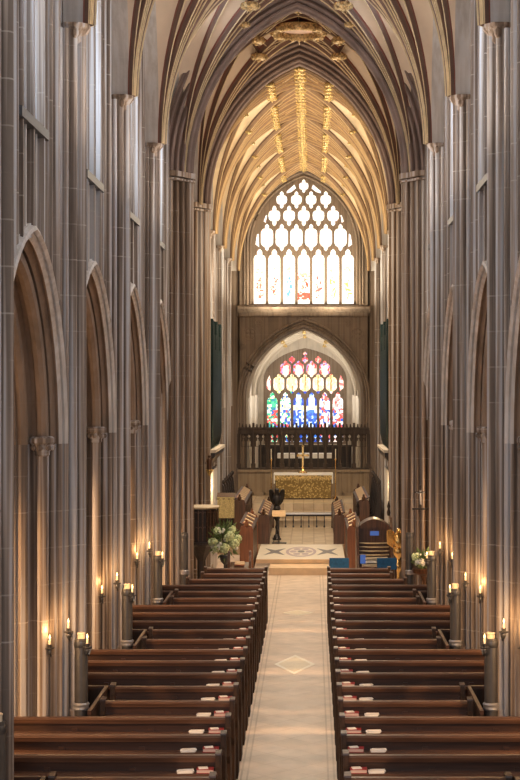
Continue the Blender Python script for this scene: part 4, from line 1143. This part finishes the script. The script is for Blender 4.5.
o = open_book('open white book lying on the small prayer desk in front of the left pews', (-1.24, 33.21, 1.05), 0, 'books on desks'); o.scale = (.9, .45, 1); o.rotation_euler = (.34, 0, 0)
# small figures on brackets
for (x, y, z, nm, w) in ((-2.12, 36.78, 2.85, 'statuette', 'small dark bracketed statuette on the left pier at the entrance to the choir'), (2.48, 31.44, 2.38, 'crucifix', 'small dark crucifix on a bracket low on the right crossing pier')):
    t = empty(nm, w, nm, (x, y, z))
    if nm == 'statuette':
        mb = MB(); mb.lathe([(.02, -.12), (.07, -.02), (.09, 0), (.09, .03)], 0, 0, 0, 8); mb.build('bracket', 'gilt', t)
        mb = MB(); mb.lathe([(.06, .03), (.055, .15), (.065, .24), (.03, .30)], 0, 0, 0, 10); mb.ball((0, 0, .34), .04, 8); mb.tube([(-.05, 0, .25), (-.09, -.03, .17)], .02, 6); mb.tube([(.05, 0, .25), (.08, -.05, .28)], .02, 6); mb.build('figure', 'stall', t, smooth=50)
    else:
        mb = MB(); mb.box(-.16, .16, -.06, .06, -.03, 0); mb.build('bracket', 'bronze', t)
        mb = MB(); mb.box(-.018, .018, -.015, .015, 0, .46); mb.box(-.11, .11, -.015, .015, .30, .335); mb.build('cross', 'bronze', t)
        mb = MB(); mb.tube([(-.09, -.025, .32), (0, -.03, .29), (.09, -.025, .32)], .012, 6); mb.tube([(0, -.03, .30), (0, -.035, .2), (.01, -.03, .08)], .022, 8); mb.ball((0, -.035, .34), .025, 8); mb.build('figure', 'silver', t, smooth=50)

# ------------------------------------------------------------------ light
COOL = (.78, .88, 1.0); WARM = (1, .68, .38); AMB = (1, .60, .28)
for side in (-1, 1):
    for y in BC:
        light('clerestory_daylight', 'AREA', (side*(AX+.84), y, 10.2), 85, COOL, 4.4, (0, side*PI/2, 0), 1.4)   # rotated to face the nave
    for y in CBC:
        light('choir_clerestory_daylight', 'AREA', (side*(AX+.84), y, 10.0), 4, COOL, 3.8, (0, side*PI/2, 0), 1.4)
    for y in BC:
        src = Vector((side*5.0, y-1.0, 3.7)); dst = Vector((side*3.1, y+1.75, 1.3))
        light('aisle_lamp', 'SPOT', src, 600, (1, .56, .25), .12, (dst-src).to_track_quat('-Z', 'Y').to_euler(), spot=1.25)
        light('aisle_lamp', 'POINT', (side*5.0, y-.3, 2.6), 70, AMB, .15)
    for y in CBC:
        light('choir_aisle_lamp', 'POINT', (side*4.6, y, 3.0), 14, AMB, .2)
    for y in PY[2:]:
        light('vault_uplight', 'AREA', (side*1.2, y, 7.5), 34, (1, .84, .68), .3, (PI, 0, 0))
    for y in [38.9]+CPY+[55.4]:
        light('choir_vault_uplight', 'AREA', (side*1.0, y, 7.4), 80, (1, .84, .60), .3, (PI, 0, 0))
    light('crossing_uplight', 'AREA', (side*1.0, 34.8, 7.4), 30, (1, .80, .6), .3, (PI, 0, 0))
    light('organ_underlight', 'POINT', (side*2.02, 39.9, 2.3), 22, (1, .72, .36), .08)
light('west_front_fill', 'AREA', (0, -4.2, 8.0), 560, (.92, .95, 1.0), 4.0, (PI/2, 0, 0), 7.0)  # added area light behind the camera, frontal fill
for y, e in ((13, 22), (18.5, 22), (24, 25), (29.5, 90)):
    light('nave_fill_light', 'AREA', (0, y, 9.6), e, (1, .86, .7), 1.2, (0, 0, 0))  # unseen fill lamps added to brighten the nave
light('crossing_light', 'AREA', (0, 35, 9.5), 200, (1, .80, .56), .8, (0, 0, 0))
light('choir_light', 'AREA', (0, 41.5, 9.0), 330, (1, .80, .56), .8, (0, 0, 0))
light('choir_light', 'AREA', (0, 48.5, 9.0), 110, (1, .78, .52), .8, (0, 0, 0))
light('altar_light', 'SPOT', (0, 49.5, 7.5), 420, (1, .76, .46), .15, (math.radians(40), 0, 0), spot=.75)
light('chapel_uplight', 'AREA', (0, 59.2, 3.2), 130, (1, .93, .82), .8, (PI, 0, 0))
light('chapel_uplight', 'AREA', (0, 64, 3.2), 110, (1, .93, .82), .8, (PI, 0, 0))

wd = bpy.data.worlds.new('World'); bpy.context.scene.world = wd; wd.use_nodes = True
wd.node_tree.nodes['Background'].inputs[0].default_value = (.75, .85, 1, 1); wd.node_tree.nodes['Background'].inputs[1].default_value = .4

# ------------------------------------------------------------------ camera
cd = bpy.data.cameras.new('camera'); cam = bpy.data.objects.new('camera', cd); C.objects.link(cam)
cam.location = (CAMX, 0, CAMZ); cam.rotation_euler = (PI/2, 0, 0)
cd.sensor_fit = 'VERTICAL'; cd.sensor_height = 36; cd.sensor_width = 24; cd.lens = 36*F/780
cd.shift_x = -(312-260)/780; cd.shift_y = -(390-388)/780
cd.clip_start = .1; cd.clip_end = 200
S = bpy.context.scene; S.camera = cam
S.view_settings.view_transform = 'Standard'; S.view_settings.look = 'None'; S.view_settings.gamma = 1; S.view_settings.exposure = .4
